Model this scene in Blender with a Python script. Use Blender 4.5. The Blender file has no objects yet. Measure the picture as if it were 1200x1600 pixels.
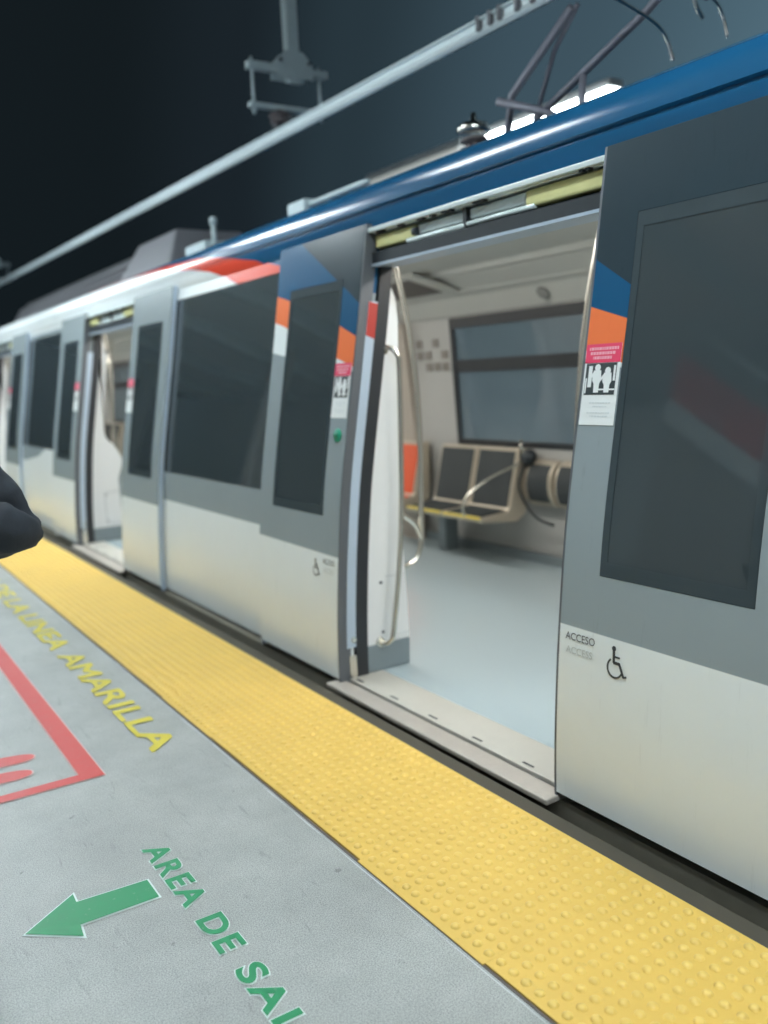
import bpy, bmesh, math, random
from mathutils import Vector, Matrix
random.seed(7)
scn = bpy.context.scene
COL = scn.collection
PI = math.pi

# ------------------------------------------------------------------ materials
def srgb(r, g, b):
    def f(c):
        c /= 255.0
        return c/12.92 if c <= .04045 else ((c+.055)/1.055)**2.4
    return (f(r), f(g), f(b), 1)

MATS = {}
def mat(name, color, rough=.5, metal=0.0, var=.12, scale=6.0, bump=0.0, bscale=60.0, spec=.5, coat=0.0, emit=None, estr=0.0, rvar=.12):
    m = bpy.data.materials.new(name); m.use_nodes = True
    nt = m.node_tree; N = nt.nodes; L = nt.links
    b = N['Principled BSDF']
    if len(color) == 3: color = (*color, 1)
    b.inputs['Metallic'].default_value = metal
    b.inputs['Specular IOR Level'].default_value = spec
    b.inputs['Coat Weight'].default_value = coat
    tc = N.new('ShaderNodeTexCoord')
    nz = N.new('ShaderNodeTexNoise'); nz.inputs['Scale'].default_value = scale; nz.inputs['Detail'].default_value = 8
    nz.inputs['Roughness'].default_value = .65
    L.new(tc.outputs['Object'], nz.inputs['Vector'])
    mx = N.new('ShaderNodeMix'); mx.data_type = 'RGBA'
    mx.inputs['A'].default_value = tuple(c*(1-var) for c in color[:3])+(1,)
    mx.inputs['B'].default_value = tuple(min(1, c*(1+var)) for c in color[:3])+(1,)
    L.new(nz.outputs['Fac'], mx.inputs['Factor']); L.new(mx.outputs['Result'], b.inputs['Base Color'])
    mr = N.new('ShaderNodeMapRange'); mr.inputs['To Min'].default_value = max(.02, rough-rvar); mr.inputs['To Max'].default_value = min(1, rough+rvar)
    L.new(nz.outputs['Fac'], mr.inputs['Value']); L.new(mr.outputs['Result'], b.inputs['Roughness'])
    if bump:
        n2 = N.new('ShaderNodeTexNoise'); n2.inputs['Scale'].default_value = bscale; n2.inputs['Detail'].default_value = 4
        L.new(tc.outputs['Object'], n2.inputs['Vector'])
        bp = N.new('ShaderNodeBump'); bp.inputs['Strength'].default_value = bump; bp.inputs['Distance'].default_value = .01
        L.new(n2.outputs['Fac'], bp.inputs['Height']); L.new(bp.outputs['Normal'], b.inputs['Normal'])
    if emit:
        b.inputs['Emission Color'].default_value = (*emit[:3], 1); b.inputs['Emission Strength'].default_value = estr
    MATS[name] = m
    return m

def glass_mat(name, tint, base=(.02, .025, .03), op=.5):
    """tinted window: part dark film, part see-through, glossy front"""
    m = bpy.data.materials.new(name); m.use_nodes = True
    nt = m.node_tree; N = nt.nodes; L = nt.links
    N.remove(N['Principled BSDF'])
    out = N['Material Output']
    tr = N.new('ShaderNodeBsdfTransparent'); tr.inputs['Color'].default_value = (*tint, 1)
    df = N.new('ShaderNodeBsdfDiffuse'); df.inputs['Color'].default_value = (*base, 1)
    gl = N.new('ShaderNodeBsdfGlossy'); gl.inputs['Roughness'].default_value = .03
    m1 = N.new('ShaderNodeMixShader'); m1.inputs[0].default_value = op
    L.new(tr.outputs[0], m1.inputs[1]); L.new(df.outputs[0], m1.inputs[2])
    fr = N.new('ShaderNodeFresnel'); fr.inputs['IOR'].default_value = 2.0
    m2 = N.new('ShaderNodeMixShader'); L.new(fr.outputs[0], m2.inputs[0])
    L.new(m1.outputs[0], m2.inputs[1]); L.new(gl.outputs[0], m2.inputs[2]); L.new(m2.outputs[0], out.inputs['Surface'])
    return m

def livery(name, curves, cols, yoff=0.0, yscale=1.0, rough=.3, metal=.0):
    """stack of painted bands: curves[i](y)->z border above which cols[i+1] applies (object space)"""
    m = bpy.data.materials.new(name); m.use_nodes = True
    nt = m.node_tree; N = nt.nodes; L = nt.links
    b = N['Principled BSDF']; b.inputs['Metallic'].default_value = metal; b.inputs['Specular IOR Level'].default_value = .38
    tc = N.new('ShaderNodeTexCoord'); sp = N.new('ShaderNodeSeparateXYZ'); L.new(tc.outputs['Object'], sp.inputs[0])
    prev = None
    nz = N.new('ShaderNodeTexNoise'); nz.inputs['Scale'].default_value = 2.2; nz.inputs['Detail'].default_value = 9; nz.inputs['Roughness'].default_value = .7
    L.new(tc.outputs['Object'], nz.inputs['Vector'])
    for i, c in enumerate(cols):
        rgb = N.new('ShaderNodeRGB'); rgb.outputs[0].default_value = c if len(c) == 4 else (*c, 1)
        if prev is None:
            prev = rgb.outputs[0]; continue
        pts = curves[i-1]
        y0, y1 = pts[0][0], pts[-1][0]
        nr = N.new('ShaderNodeMapRange'); nr.inputs['From Min'].default_value = y0; nr.inputs['From Max'].default_value = y1; nr.clamp = True
        L.new(sp.outputs['Y'], nr.inputs['Value'])
        fc = N.new('ShaderNodeFloatCurve'); cm = fc.mapping; cu = cm.curves[0]
        P = [((y-y0)/(y1-y0), z/4.0) for y, z in pts]
        cu.points[0].location = P[0]; cu.points[1].location = P[-1]
        for p in P[1:-1]: cu.points.new(*p)
        for q_ in cu.points: q_.handle_type = 'VECTOR'
        cm.update()
        L.new(nr.outputs['Result'], fc.inputs['Value'])
        ml = N.new('ShaderNodeMath'); ml.operation = 'MULTIPLY'; ml.inputs[1].default_value = 4.0; L.new(fc.outputs[0], ml.inputs[0])
        sb = N.new('ShaderNodeMath'); sb.operation = 'SUBTRACT'; L.new(sp.outputs['Z'], sb.inputs[0]); L.new(ml.outputs[0], sb.inputs[1])
        st = N.new('ShaderNodeMapRange'); st.inputs['From Min'].default_value = -.0015; st.inputs['From Max'].default_value = .0015
        L.new(sb.outputs[0], st.inputs['Value'])
        mx = N.new('ShaderNodeMix'); mx.data_type = 'RGBA'; L.new(st.outputs['Result'], mx.inputs['Factor'])
        L.new(prev, mx.inputs['A']); L.new(rgb.outputs[0], mx.inputs['B']); prev = mx.outputs['Result']
    # faint road grime and wipe marks
    gr = N.new('ShaderNodeMapRange'); gr.inputs['From Min'].default_value = .25; gr.inputs['From Max'].default_value = .75
    gr.inputs['To Min'].default_value = .95; gr.inputs['To Max'].default_value = 1.0; L.new(nz.outputs['Fac'], gr.inputs['Value'])
    ds = N.new('ShaderNodeVectorMath'); ds.operation = 'SCALE'; L.new(prev, ds.inputs[0]); L.new(gr.outputs['Result'], ds.inputs['Scale'])
    mp = N.new('ShaderNodeMapping'); mp.inputs['Scale'].default_value = (30, 30, 2.2); L.new(tc.outputs['Object'], mp.inputs['Vector'])
    n2 = N.new('ShaderNodeTexNoise'); n2.inputs['Scale'].default_value = 1.0; n2.inputs['Detail'].default_value = 8; n2.inputs['Roughness'].default_value = .7; L.new(mp.outputs[0], n2.inputs['Vector'])
    g2 = N.new('ShaderNodeMapRange'); g2.inputs['From Min'].default_value = .60; g2.inputs['From Max'].default_value = .78; g2.inputs['To Min'].default_value = 1.0; g2.inputs['To Max'].default_value = .86; L.new(n2.outputs['Fac'], g2.inputs['Value'])
    d2 = N.new('ShaderNodeVectorMath'); d2.operation = 'SCALE'; L.new(ds.outputs[0], d2.inputs[0]); L.new(g2.outputs['Result'], d2.inputs['Scale'])
    L.new(d2.outputs[0], b.inputs['Base Color'])
    rr = N.new('ShaderNodeMapRange'); rr.inputs['To Min'].default_value = rough+.05; rr.inputs['To Max'].default_value = max(.05, rough-.04)
    L.new(nz.outputs['Fac'], rr.inputs['Value']); L.new(rr.outputs['Result'], b.inputs['Roughness'])
    return m

WHITE = (.80, .84, .85, 1); SILV = (.29, .335, .355, 1); ORANGE = (.86, .20, .07, 1); RED = (.72, .07, .035, 1)
BLUE = (.010, .085, .19, 1); SLATE = (.028, .045, .057, 1); NAVY = (.012, .022, .05, 1)

# ------------------------------------------------------------------ mesh helpers
def box(bm, x0, x1, y0, y1, z0, z1, M=None):
    vs = [bm.verts.new((x, y, z)) for x in (x0, x1) for y in (y0, y1) for z in (z0, z1)]
    if M: 
        for v in vs: v.co = M @ v.co
    for f in ((0, 1, 3, 2), (4, 6, 7, 5), (0, 4, 5, 1), (2, 3, 7, 6), (0, 2, 6, 4), (1, 5, 7, 3)):
        bm.faces.new([vs[i] for i in f])
    return vs

def prism(bm, pts, axis, a, b):
    """extrude a 2-D outline: axis 'y' pts=(x,z); 'x' pts=(y,z); 'z' pts=(x,y)"""
    def P(p, t):
        if axis == 'y': return (p[0], t, p[1])
        if axis == 'x': return (t, p[0], p[1])
        return (p[0], p[1], t)
    A = [bm.verts.new(P(p, a)) for p in pts]; B = [bm.verts.new(P(p, b)) for p in pts]
    n = len(pts)
    bm.faces.new(A); bm.faces.new(B[::-1])
    for i in range(n): bm.faces.new((A[i], B[i], B[(i+1) % n], A[(i+1) % n]))

def smooth_pts(pts, sub=6):
    P = [Vector(p) for p in pts]; out = []
    n = len(P)
    for i in range(n-1):
        p0 = P[max(i-1, 0)]; p1 = P[i]; p2 = P[i+1]; p3 = P[min(i+2, n-1)]
        for k in range(sub):
            t = k/sub
            out.append(.5*((2*p1)+(-p0+p2)*t+(2*p0-5*p1+4*p2-p3)*t*t+(-p0+3*p1-3*p2+p3)*t**3))
    out.append(P[-1]); return out

def tube(bm, pts, r, seg=12, sm=True, closed=False):
    P = smooth_pts(pts) if sm else [Vector(p) for p in pts]
    rs = r if isinstance(r, (list, tuple)) else None
    rings = []
    up = None
    for i, p in enumerate(P):
        d = (P[min(i+1, len(P)-1)]-P[max(i-1, 0)]).normalized()
        if up is None:
            up = d.orthogonal().normalized()
        up = (up-d*up.dot(d)).normalized(); sd = d.cross(up)
        rr = r if rs is None else rs[0]+(rs[1]-rs[0])*i/(len(P)-1)
        rings.append([bm.verts.new(p+(up*math.cos(2*PI*k/seg)+sd*math.sin(2*PI*k/seg))*rr) for k in range(seg)])
    for a, b in zip(rings, rings[1:]):
        for k in range(seg):
            f = bm.faces.new((a[k], a[(k+1) % seg], b[(k+1) % seg], b[k])); f.smooth = True
    bm.faces.new(rings[0][::-1]); bm.faces.new(rings[-1])

def disc_stack(bm, c, prof, seg=24, axis='z'):
    """lathe: prof = [(radius, height)]"""
    c = Vector(c); rings = []
    for r, h in prof:
        ring = []
        for k in range(seg):
            a = 2*PI*k/seg; u, v = max(r, 1e-4)*math.cos(a), max(r, 1e-4)*math.sin(a)
            q = {'z': (u, v, h), 'x': (h, u, v), 'y': (u, h, v)}[axis]
            ring.append(bm.verts.new(c+Vector(q)))
        rings.append(ring)
    for a, b in zip(rings, rings[1:]):
        for k in range(seg):
            f = bm.faces.new((a[k], a[(k+1) % seg], b[(k+1) % seg], b[k])); f.smooth = True
    bm.faces.new(rings[0][::-1]); bm.faces.new(rings[-1])

def obj(name, bm, m, parent=None, bevel=0.0, loc=None, fix=True, seg=2):
    me = bpy.data.meshes.new(name)
    if fix: bmesh.ops.recalc_face_normals(bm, faces=bm.faces)
    bm.to_mesh(me); bm.free()
    for mm in (m if isinstance(m, (list, tuple)) else [m]): me.materials.append(mm)
    o = bpy.data.objects.new(name, me); COL.objects.link(o)
    if parent: o.parent = parent
    if loc: o.location = loc
    if bevel:
        bv = o.modifiers.new('bevel', 'BEVEL'); bv.width = bevel; bv.segments = seg; bv.limit_method = 'ANGLE'; bv.angle_limit = math.radians(40)
    return o

def B(): return bmesh.new()
def tag(o, label=None, cat=None, group=None, kind=None):
    if label: o['label'] = label
    if cat: o['category'] = cat
    if group: o['group'] = group
    if kind: o['kind'] = kind
    return o
def struct(name, bm, m, **k):
    o = obj(name, bm, m, **k); o['kind'] = 'structure'; return o
def empty(name, loc, label, cat, group=None):
    o = bpy.data.objects.new(name, None); COL.objects.link(o); o.location = loc
    return tag(o, label, cat, group)
def copy_tree(o, parent=None):
    c = o.copy(); COL.objects.link(c); c.parent = parent
    for ch in list(o.children): copy_tree(ch, c)
    return c

def grid_panel(bm, X, ys, zs, holes, th):
    """curved wall: outer skin at X(z), thickness th inwards (+x); holes = (y0,y1,z0,z1)"""
    ys = sorted(set(round(y, 4) for y in ys)); zs = sorted(set(round(z, 4) for z in zs))
    def keep(i, j):
        cy = (ys[i]+ys[i+1])/2; cz = (zs[j]+zs[j+1])/2
        return not any(a < cy < b and c < cz < d for a, b, c, d in holes)
    F = {}; Bk = {}
    def vf(i, j):
        if (i, j) not in F: F[i, j] = bm.verts.new((X(zs[j]), ys[i], zs[j]))
        return F[i, j]
    def vb(i, j):
        if (i, j) not in Bk: Bk[i, j] = bm.verts.new((X(zs[j])+th, ys[i], zs[j]))
        return Bk[i, j]
    nI, nJ = len(ys)-1, len(zs)-1
    K = {(i, j) for i in range(nI) for j in range(nJ) if keep(i, j)}
    for i, j in K:
        f = bm.faces.new((vf(i, j), vf(i, j+1), vf(i+1, j+1), vf(i+1, j))); f.smooth = True
        f = bm.faces.new((vb(i, j), vb(i+1, j), vb(i+1, j+1), vb(i, j+1))); f.smooth = True
        for (di, dj, a, b) in ((-1, 0, (i, j), (i, j+1)), (1, 0, (i+1, j+1), (i+1, j)), (0, -1, (i+1, j), (i, j)), (0, 1, (i, j+1), (i+1, j+1))):
            if (i+di, j+dj) not in K:
                bm.faces.new((vf(*a), vb(*a), vb(*b), vf(*b)))
    for e in bm.edges:
        if len(e.link_faces) == 2 and e.link_faces[0].smooth != e.link_faces[1].smooth: e.smooth = False

def frange(a, b, s):
    n = max(1, round((b-a)/s)); return [a+(b-a)*i/n for i in range(n+1)]

_font_cache = {}
def text_mesh(s, offset=0.0, space=1.0):
    cu = bpy.data.curves.new('t', 'FONT'); cu.body = s; cu.size = 1.0; cu.offset = offset; cu.resolution_u = 6; cu.space_character = space
    o = bpy.data.objects.new('t', cu); COL.objects.link(o)
    me = bpy.data.meshes.new_from_object(o.evaluated_get(bpy.context.evaluated_depsgraph_get()))
    bpy.data.objects.remove(o); bpy.data.curves.remove(cu)
    return me
def add_text(bm, s, O, U, V, w=None, h=1.0, offset=0.0, lift=0.0, Nn=None, surf=None, space=1.0):
    """text laid with lower-left at O, reading direction U, up V, fitted to width w and height h"""
    me0 = text_mesh(s, 0.0, space); me = text_mesh(s, offset, space) if offset else me0
    xs = [v.co.x for v in me0.vertices]; ysl = [v.co.y for v in me0.vertices]
    x0, x1, y0, y1 = min(xs), max(xs), min(ysl), max(ysl)
    sy = h/(y1-y0); sx = w/(x1-x0) if w else sy
    O = Vector(O); U = Vector(U).normalized(); V = Vector(V).normalized(); W = U.cross(V)
    idx = []
    for v in me.vertices:
        p = O+U*((v.co.x-x0)*sx)+V*((v.co.y-y0)*sy)+W*lift
        if surf: p = surf(p)
        idx.append(bm.verts.new(p))
    for f in me.polygons:
        try: bm.faces.new([idx[i] for i in f.vertices])
        except ValueError: pass

# ------------------------------------------------------------------ camera (measured from the vanishing points)
R = Vector((.839, -.542, -.047)).normalized(); D = Vector((-.121, -.102, -.987)); Fw = Vector((.531, .834, -.151)).normalized()
R = (R-Fw*R.dot(Fw)).normalized(); U = Fw.cross(R)*-1
if U.z < 0: U = -U
cam_d = bpy.data.cameras.new('camera'); cam = bpy.data.objects.new('camera', cam_d); COL.objects.link(cam)
M = Matrix(((R.x, U.x, -Fw.x, 0), (R.y, U.y, -Fw.y, 0), (R.z, U.z, -Fw.z, 1.5), (0, 0, 0, 1)))
cam.matrix_world = M
cam_d.sensor_fit = 'VERTICAL'; cam_d.sensor_height = 36; cam_d.lens = 1390/1600*36
cam_d.clip_end = 2000; cam_d.clip_start = .05
cam_d.dof.use_dof = True; cam_d.dof.focus_distance = 2.6; cam_d.dof.aperture_fstop = 1.4
scn.camera = cam

# ------------------------------------------------------------------ train profile
PR = [(-.6, 2.10), (-.3, 2.085), (0, 2.072), (.3, 2.082), (.6, 2.105), (.95, 2.143), (1.2, 2.186), (1.42, 2.226), (1.78, 2.29), (2.2, 2.357), (2.4, 2.39)]
def prof(z):
    for (a, xa), (b, xb) in zip(PR, PR[1:]):
        if z <= b: return xa+(xb-xa)*(z-a)/(b-a)
    return PR[-1][1]
# smooth the polyline a little
def PX(z, off=0.0): return (prof(z-.12)+2*prof(z)+prof(z+.12))/4+off
BO = .045            # the body skin stands this much behind the sliding leaves
PITCH = 5.14; C0 = 2.98; HALF = .775
CENT = [C0+PITCH*k for k in (-2, -1, 0, 1, 2, 3)]
YA, YB = -9.6, 20.6

train = empty('metro_train', (0, 0, 0), 'white, grey and blue metro train standing at the platform with its doors open', 'train')
def part(name, bm, m, parent=train, **k): return obj(name, bm, m, parent, **k)

# materials of the train
grey_leaf = livery('leaf_paint', [[(-1, .625), (1, .625)]], [WHITE, SILV], rough=.24)
col_leaf = livery('leaf_paint_swoosh', [
    [(-1, .615), (1, .635)],
    [(-.95, 1.30), (-.17, 1.49), (.17, 1.565), (.8, 1.64), (.97, 1.67)],
    [(-.95, 1.32), (-.17, 1.505), (.17, 1.60), (.8, 1.80), (.97, 1.84)],
    [(-.95, 1.47), (-.17, 1.647), (-.01, 1.695), (.17, 1.76), (.79, 1.945), (.97, 1.985)],
    [(-.95, 1.42), (-.5, 1.60), (-.17, 1.752), (.075, 1.90), (.675, 2.235), (.97, 2.42)]],
    [WHITE, SILV, WHITE, ORANGE, BLUE, SLATE], rough=.2)
body_paint = livery('body_paint', [
    [(-9, .67), (9.3, .67), (9.9, .93), (10.3, .90), (10.7, .78), (11.4, .70), (20, .70)],
    [(4.0, 1.9), (4.7, 2.05), (5.42, 2.10), (6.9, 2.10), (7.5, 2.172), (20, 2.172)],
    [(4.0, 1.9), (5.06, 2.06), (5.36, 2.12), (5.55, 2.18), (5.73, 2.30), (7, 2.5), (20, 2.6)],
    [(4.0, 1.9), (4.7, 2.145), (5.06, 2.224), (5.57, 2.31), (7, 2.5), (20, 2.6)]],
    [WHITE, SILV, WHITE, RED, BLUE], rough=.22)
roof_paint = livery('roof_paint', [
    [(4.0, 1.7), (5.06, 2.0), (5.36, 2.12), (5.55, 2.18), (5.78, 2.245), (6.1, 2.295), (6.77, 2.375), (7.6, 2.412), (9.7, 2.43), (21, 2.445)],
    [(4.0, 1.8), (4.8, 2.13), (5.06, 2.224), (5.57, 2.31), (5.98, 2.36), (6.76, 2.398), (7.8, 2.425), (9.7, 2.432), (21, 2.446)]],
    [WHITE, RED, BLUE], rough=.19)
m_dark = mat('dark_rubber', (.018, .024, .03), .55, var=.2)
m_seal = mat('black_seal', (.02, .023, .028), .45)
m_alu = mat('brushed_aluminium', (.46, .55, .66), .38, metal=.2, var=.08)
m_edge = mat('leaf_edge_alloy', (.12, .13, .145), .42, metal=.2, var=.1)
m_glass = glass_mat('tinted_window', (.09, .10, .105), (.062, .082, .092), .66)
m_glass2 = glass_mat('far_window', (.45, .55, .65), (.20, .28, .34), .6)
m_band = mat('window_black_band', (.045, .060, .068), .14, var=.1)
m_chrome = mat('polished_steel', (.74, .71, .64), .2, metal=1, var=.05)
m_lining = mat('vestibule_panel', (.70, .71, .72), .4, var=.04)
m_beige = mat('interior_wall_beige', (.42, .415, .40), .5, var=.05)
m_ceil = mat('interior_ceiling', (.50, .50, .47), .5, var=.04)
m_floor = mat('interior_floor', (.42, .50, .53), .22, var=.10, scale=160, rvar=.05)
m_kick = mat('kick_plate', (.20, .24, .26), .4, var=.06)
m_sill = mat('door_sill_metal', (.52, .47, .42), .42, metal=.35, var=.14, scale=14, bump=.15, bscale=120)
m_step = mat('threshold_plate', (.60, .57, .51), .38, metal=.2, var=.08, scale=20)
m_seatd = mat('seat_cushion_charcoal', (.035, .042, .045), .7, var=.15, scale=40)
m_seatf = mat('seat_shell', (.52, .46, .37), .35, metal=.35, var=.05)
m_seato = mat('priority_seat_orange', (.70, .10, .03), .45, var=.08)
m_rail_y = mat('yellow_edge_strip', (.80, .62, .10), .35)
m_yel = mat('header_yellow_box', (.58, .56, .26), .45, var=.15, scale=12)
m_rack = mat('header_light_metal', (.68, .76, .77), .35, metal=.3, var=.12, scale=14)
m_unit = mat('roof_unit_grey', (.15, .15, .165), .6, var=.15)
m_roofd = mat('roof_top_grey', (.05, .052, .058), .7, var=.2)
m_porc = mat('insulator_porcelain', (.10, .085, .09), .25, var=.1)
m_steel = mat('galvanised_steel', (.48, .56, .58), .55, metal=.1, var=.12, scale=20)

# --- body shell (near side)
zs = frange(0, 2.2, .05)
holes = []; ys = [YA, YB]
WIN = [(C0-PITCH+1.62, C0-1.62)] + [(CENT[i]+1.62, CENT[i+1]-1.62) for i in (0,)]
WIN = []
for a, b in zip(CENT, CENT[1:]):
    WIN.append((a+HALF+.83, b-HALF-.83))
for c in CENT:
    holes.append((c-HALF, c+HALF, -.001, 2.3)); ys += [c-HALF, c+HALF]
WZ = (.872, 2.12)
for a, b in WIN:
    holes.append((a, b, *WZ)); ys += [a, b]
bm = B(); grid_panel(bm, lambda z: PX(z, BO), ys+frange(YA, YB, .6), zs+[0.0, WZ[0], WZ[1], 2.2], holes, .05)
body = part('body_side', bm, body_paint)
# far side shell
bm = B()
def XF(z): return 2*3.53-PX(z, BO)
fholes = [(4.36, 6.0, .93, 1.92), (9.5, 11.14, .93, 1.92), (14.6, 16.3, .93, 1.92), (-.8, .84, .93, 1.92)]
fy = [YA, YB]
for h in fholes: fy += [h[0], h[1]]
grid_panel(bm, lambda z: XF(z)-.05, fy, frange(0, 2.2, .1)+[.93, 1.92], fholes, .05)
part('far_body_side', bm, grey_leaf)
# body windows: dark panes with a black joint
for a, b in WIN:
    for k, (p, q) in enumerate(((a, b-.22), (b-.21, b))):
        bm = B(); grid_panel(bm, lambda z: PX(z, BO+.004), [p+.002, q-.002], frange(WZ[0]+.003, WZ[1]-.003, .06), [], .008)
        part('window', bm, m_glass, body)
# underside + skirt apron
bm = B(); box(bm, 2.088, 4.86, YA, YB, -.42, -.022); part('underframe', bm, mat('underframe_grime', (.16, .145, .11), .8, var=.3))

# --- roof: cornice curve with a gutter groove
RP = [(2.403, 2.188), (2.398, 2.20), (2.392, 2.228), (2.388, 2.262), (2.388, 2.279), (2.400, 2.286), (2.401, 2.296), (2.387, 2.303), (2.389, 2.33),
      (2.398, 2.37), (2.418, 2.405), (2.452, 2.428), (2.51, 2.446), (2.60, 2.468), (2.72, 2.495), (2.9, 2.53), (3.15, 2.555), (3.50, 2.56)]
def resample(pts, n=3):
    out = []
    for a, b in zip(pts, pts[1:]):
        for k in range(n): out.append((a[0]+(b[0]-a[0])*k/n, a[1]+(b[1]-a[1])*k/n))
    out.append(pts[-1]); return out
full = RP+[(7.0-x, z) for x, z in RP[-2::-1]]
bm = B(); rows = []
yy = frange(YA, YB, 1.0)
for y in yy: rows.append([bm.verts.new((x, y, z)) for x, z in full])
for a, b in zip(rows, rows[1:]):
    for k in range(len(full)-1):
        f = bm.faces.new((a[k], a[k+1], b[k+1], b[k])); f.smooth = True
for r in (rows[0], rows[-1]): bm.faces.new(r)
roof = part('roof', bm, roof_paint)
es = roof.modifiers.new('edge', 'EDGE_SPLIT'); es.split_angle = math.radians(42)

# end walls
for y in (YA-.02, YB+.02):
    bm = B(); box(bm, 2.2, 4.78, y-.02, y+.02, -.3, 2.2); part('end_wall', bm, m_beige)

# --- interior shell
X0, X1 = 2.26, 4.76
bm = B(); box(bm, 2.30, X1, YA, YB, -.06, 0.0); part('cabin_floor', bm, m_floor)
# ceiling with cove panels
CP = [(2.50, 2.045), (2.60, 2.17), (2.85, 2.25), (3.42, 2.265), (4.08, 2.25), (4.11, 2.215), (4.17, 2.215), (4.20, 2.20), (4.36, 2.13), (4.375, 2.115), (4.45, 2.09), (4.585, 1.96)]
bm = B(); pr = [(x, z) for x, z in CP]; up = [(x, z+.03) for x, z in CP[::-1]]
prism(bm, pr+[(4.60, 1.97), (4.60, 2.19), (2.50, 2.20)][0:0]+up, 'y', YA, YB)
part('ceiling', bm, m_ceil)
# far wall lining with window openings
def XW(z):
    P = [(0, 4.72), (.5, 4.70), (.93, 4.64), (1.5, 4.615), (1.96, 4.58)]
    for (a, xa), (b, xb) in zip(P, P[1:]):
        if z <= b: return xa+(xb-xa)*(z-a)/(b-a)
    return 4.58
bm = B(); ly = [YA, YB]
lh = [(h[0]-.03, h[1]+.05, .90, 1.945) for h in fholes]
for h in lh: ly += [h[0], h[1]]
grid_panel(bm, XW, ly, frange(0, 1.955, .1)+[.90, 1.945], lh, .03)
part('far_wall_lining', bm, m_beige)
for h in lh:
    bm = B(); a, b = h[0], h[1]
    def fr(y0, y1, z0, z1, t=.03):
        prism(bm, [(XW(z0)-.006, z0), (XW(z1)-.006, z1), (XW(z1)+t, z1), (XW(z0)+t, z0)], 'y', y0, y1)
    fr(a, b, 1.86, 1.945); fr(a, b, .90, .945); fr(a, a+.045, .945, 1.86); fr(b-.045, b, .945, 1.86); fr(a+.045, b-.045, 1.50, 1.60)
    wf = part('far_window_frame', bm, m_seal)
    for z0, z1 in ((.945, 1.50), (1.60, 1.86)):
        bm = B(); prism(bm, [(XW(z0)+.012, z0), (XW(z1)+.012, z1), (XW(z1)+.018, z1), (XW(z0)+.018, z0)], 'y', a+.045, b-.045)
        obj('pane', bm, m_glass2, wf)
# skirting at far wall, speaker grille on cove, vent
bm = B(); box(bm, 4.66, 4.715, YA, YB, 0.002, .07); part('skirting', bm, m_kick)
for y in (4.82, 9.96):
    bm = B(); disc_stack(bm, (0, 0, 0), [(.055, 0), (.055, .008), (.045, .012), (.0, .012)], 24)
    o = part('speaker_grille', bm, mat('speaker_grille', (.24, .24, .23), .6)); o.location = (4.50, y, 2.03); o.rotation_euler = (0, math.radians(-133), 0)
bm = B(); prism(bm, [(3.90, 2.225), (4.34, 2.110), (4.34, 2.135), (3.90, 2.25)], 'y', 5.58, 6.5); part('ceiling_vent_frame', bm, m_ceil, bevel=.01)
bm = B(); prism(bm, [(3.96, 2.2055), (4.28, 2.122), (4.28, 2.13), (3.96, 2.215)], 'y', 5.72, 6.42); part('ceiling_vent', bm, mat('vent_dark', (.09, .08, .075), .5))
# near-side lining between doors
segs = [(YA, CENT[0]-HALF)]+[(a+HALF, b-HALF) for a, b in zip(CENT, CENT[1:])]+[(CENT[-1]+HALF, YB)]
def XN(z): return PX(z, BO+.09)
for a, b in segs:
    hs = [(w[0]+.03, w[1]-.03, .9, 2.0) for w in WIN if a < w[0] < b]
    lys = [a+.012, b-.012]
    for h in hs: lys += [h[0], h[1]]
    bm = B(); grid_panel(bm, XN, lys, frange(0.001, 2.04, .1)+[.9, 2.0], hs, .03)
    part('near_wall_lining', bm, m_beige)

# --- door heads: dark header, mechanism rails, yellow boxes, drip rail
def door_head(c, seed):
    random.seed(seed)
    a, b = c-HALF, c+HALF
    bm = B()
    prism(bm, [(2.385, 2.035), (2.505, 2.035), (2.505, 2.20), (2.455, 2.20), (2.455, 2.105), (2.385, 2.09)], 'y', a, b)
    h = part('door_header', bm, m_dark)
    bm = B(); box(bm, 2.378, 2.400, a, b, 2.024, 2.036); box(bm, 2.40, 2.52, a, b, 2.026, 2.035); obj('header_trim', bm, m_alu, h)
    # rails
    bm = B(); box(bm, 2.366, 2.40, a, b, 2.182, 2.203); box(bm, 2.40, 2.45, a, b, 2.178, 2.2); obj('guide_rail', bm, m_rack, h, bevel=.003)
    bm = B(); box(bm, 2.405, 2.448, a+.46, c+.03, 2.125, 2.168)
    obj('drive_cover', bm, m_rack, h, bevel=.008)
    bm = B(); box(bm, 2.405, 2.448, c+.06, b-.37, 2.122, 2.165)
    obj('drive_cover', bm, m_rack, h, bevel=.008)
    bm = B(); tube(bm, [(2.40, a+.40, 2.108), (2.40, c+.04, 2.108)], .010, sm=False)
    obj('drive_rod', bm, m_rack, h)
    bm = B(); tube(bm, [(2.40, c+.05, 2.104), (2.40, b-.30, 2.104)], .012, sm=False)
    obj('drive_rod', bm, m_rack, h)
    bm = B(); box(bm, 2.395, 2.448, a+.02, a+.45, 2.108, 2.170); obj('yellow_cover', bm, m_yel, h, bevel=.008)
    bm = B(); box(bm, 2.395, 2.448, b-.36, b-.03, 2.108, 2.166); obj('yellow_cover', bm, m_yel, h, bevel=.008)
    for k in range(12):
        y = a+.05+random.random()*1.45; bm = B()
        box(bm, 2.375, 2.398, y, y+.015+.03*random.random(), 2.172, 2.182); obj('rail_bolt', bm, m_dark, h)
    bm = B(); box(bm, 2.39, 2.45, c+.035, c+.055, 2.095, 2.175)
    obj('centre_bracket', bm, m_dark, h)
    bm = B(); disc_stack(bm, (2.40, b-.35, 2.137), [(.018, -.03), (.018, .0), (.012, .004)], 12, 'y')
    obj('lock_knob', bm, m_dark, h)
for i, c in enumerate(CENT): door_head(c, i)

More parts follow.
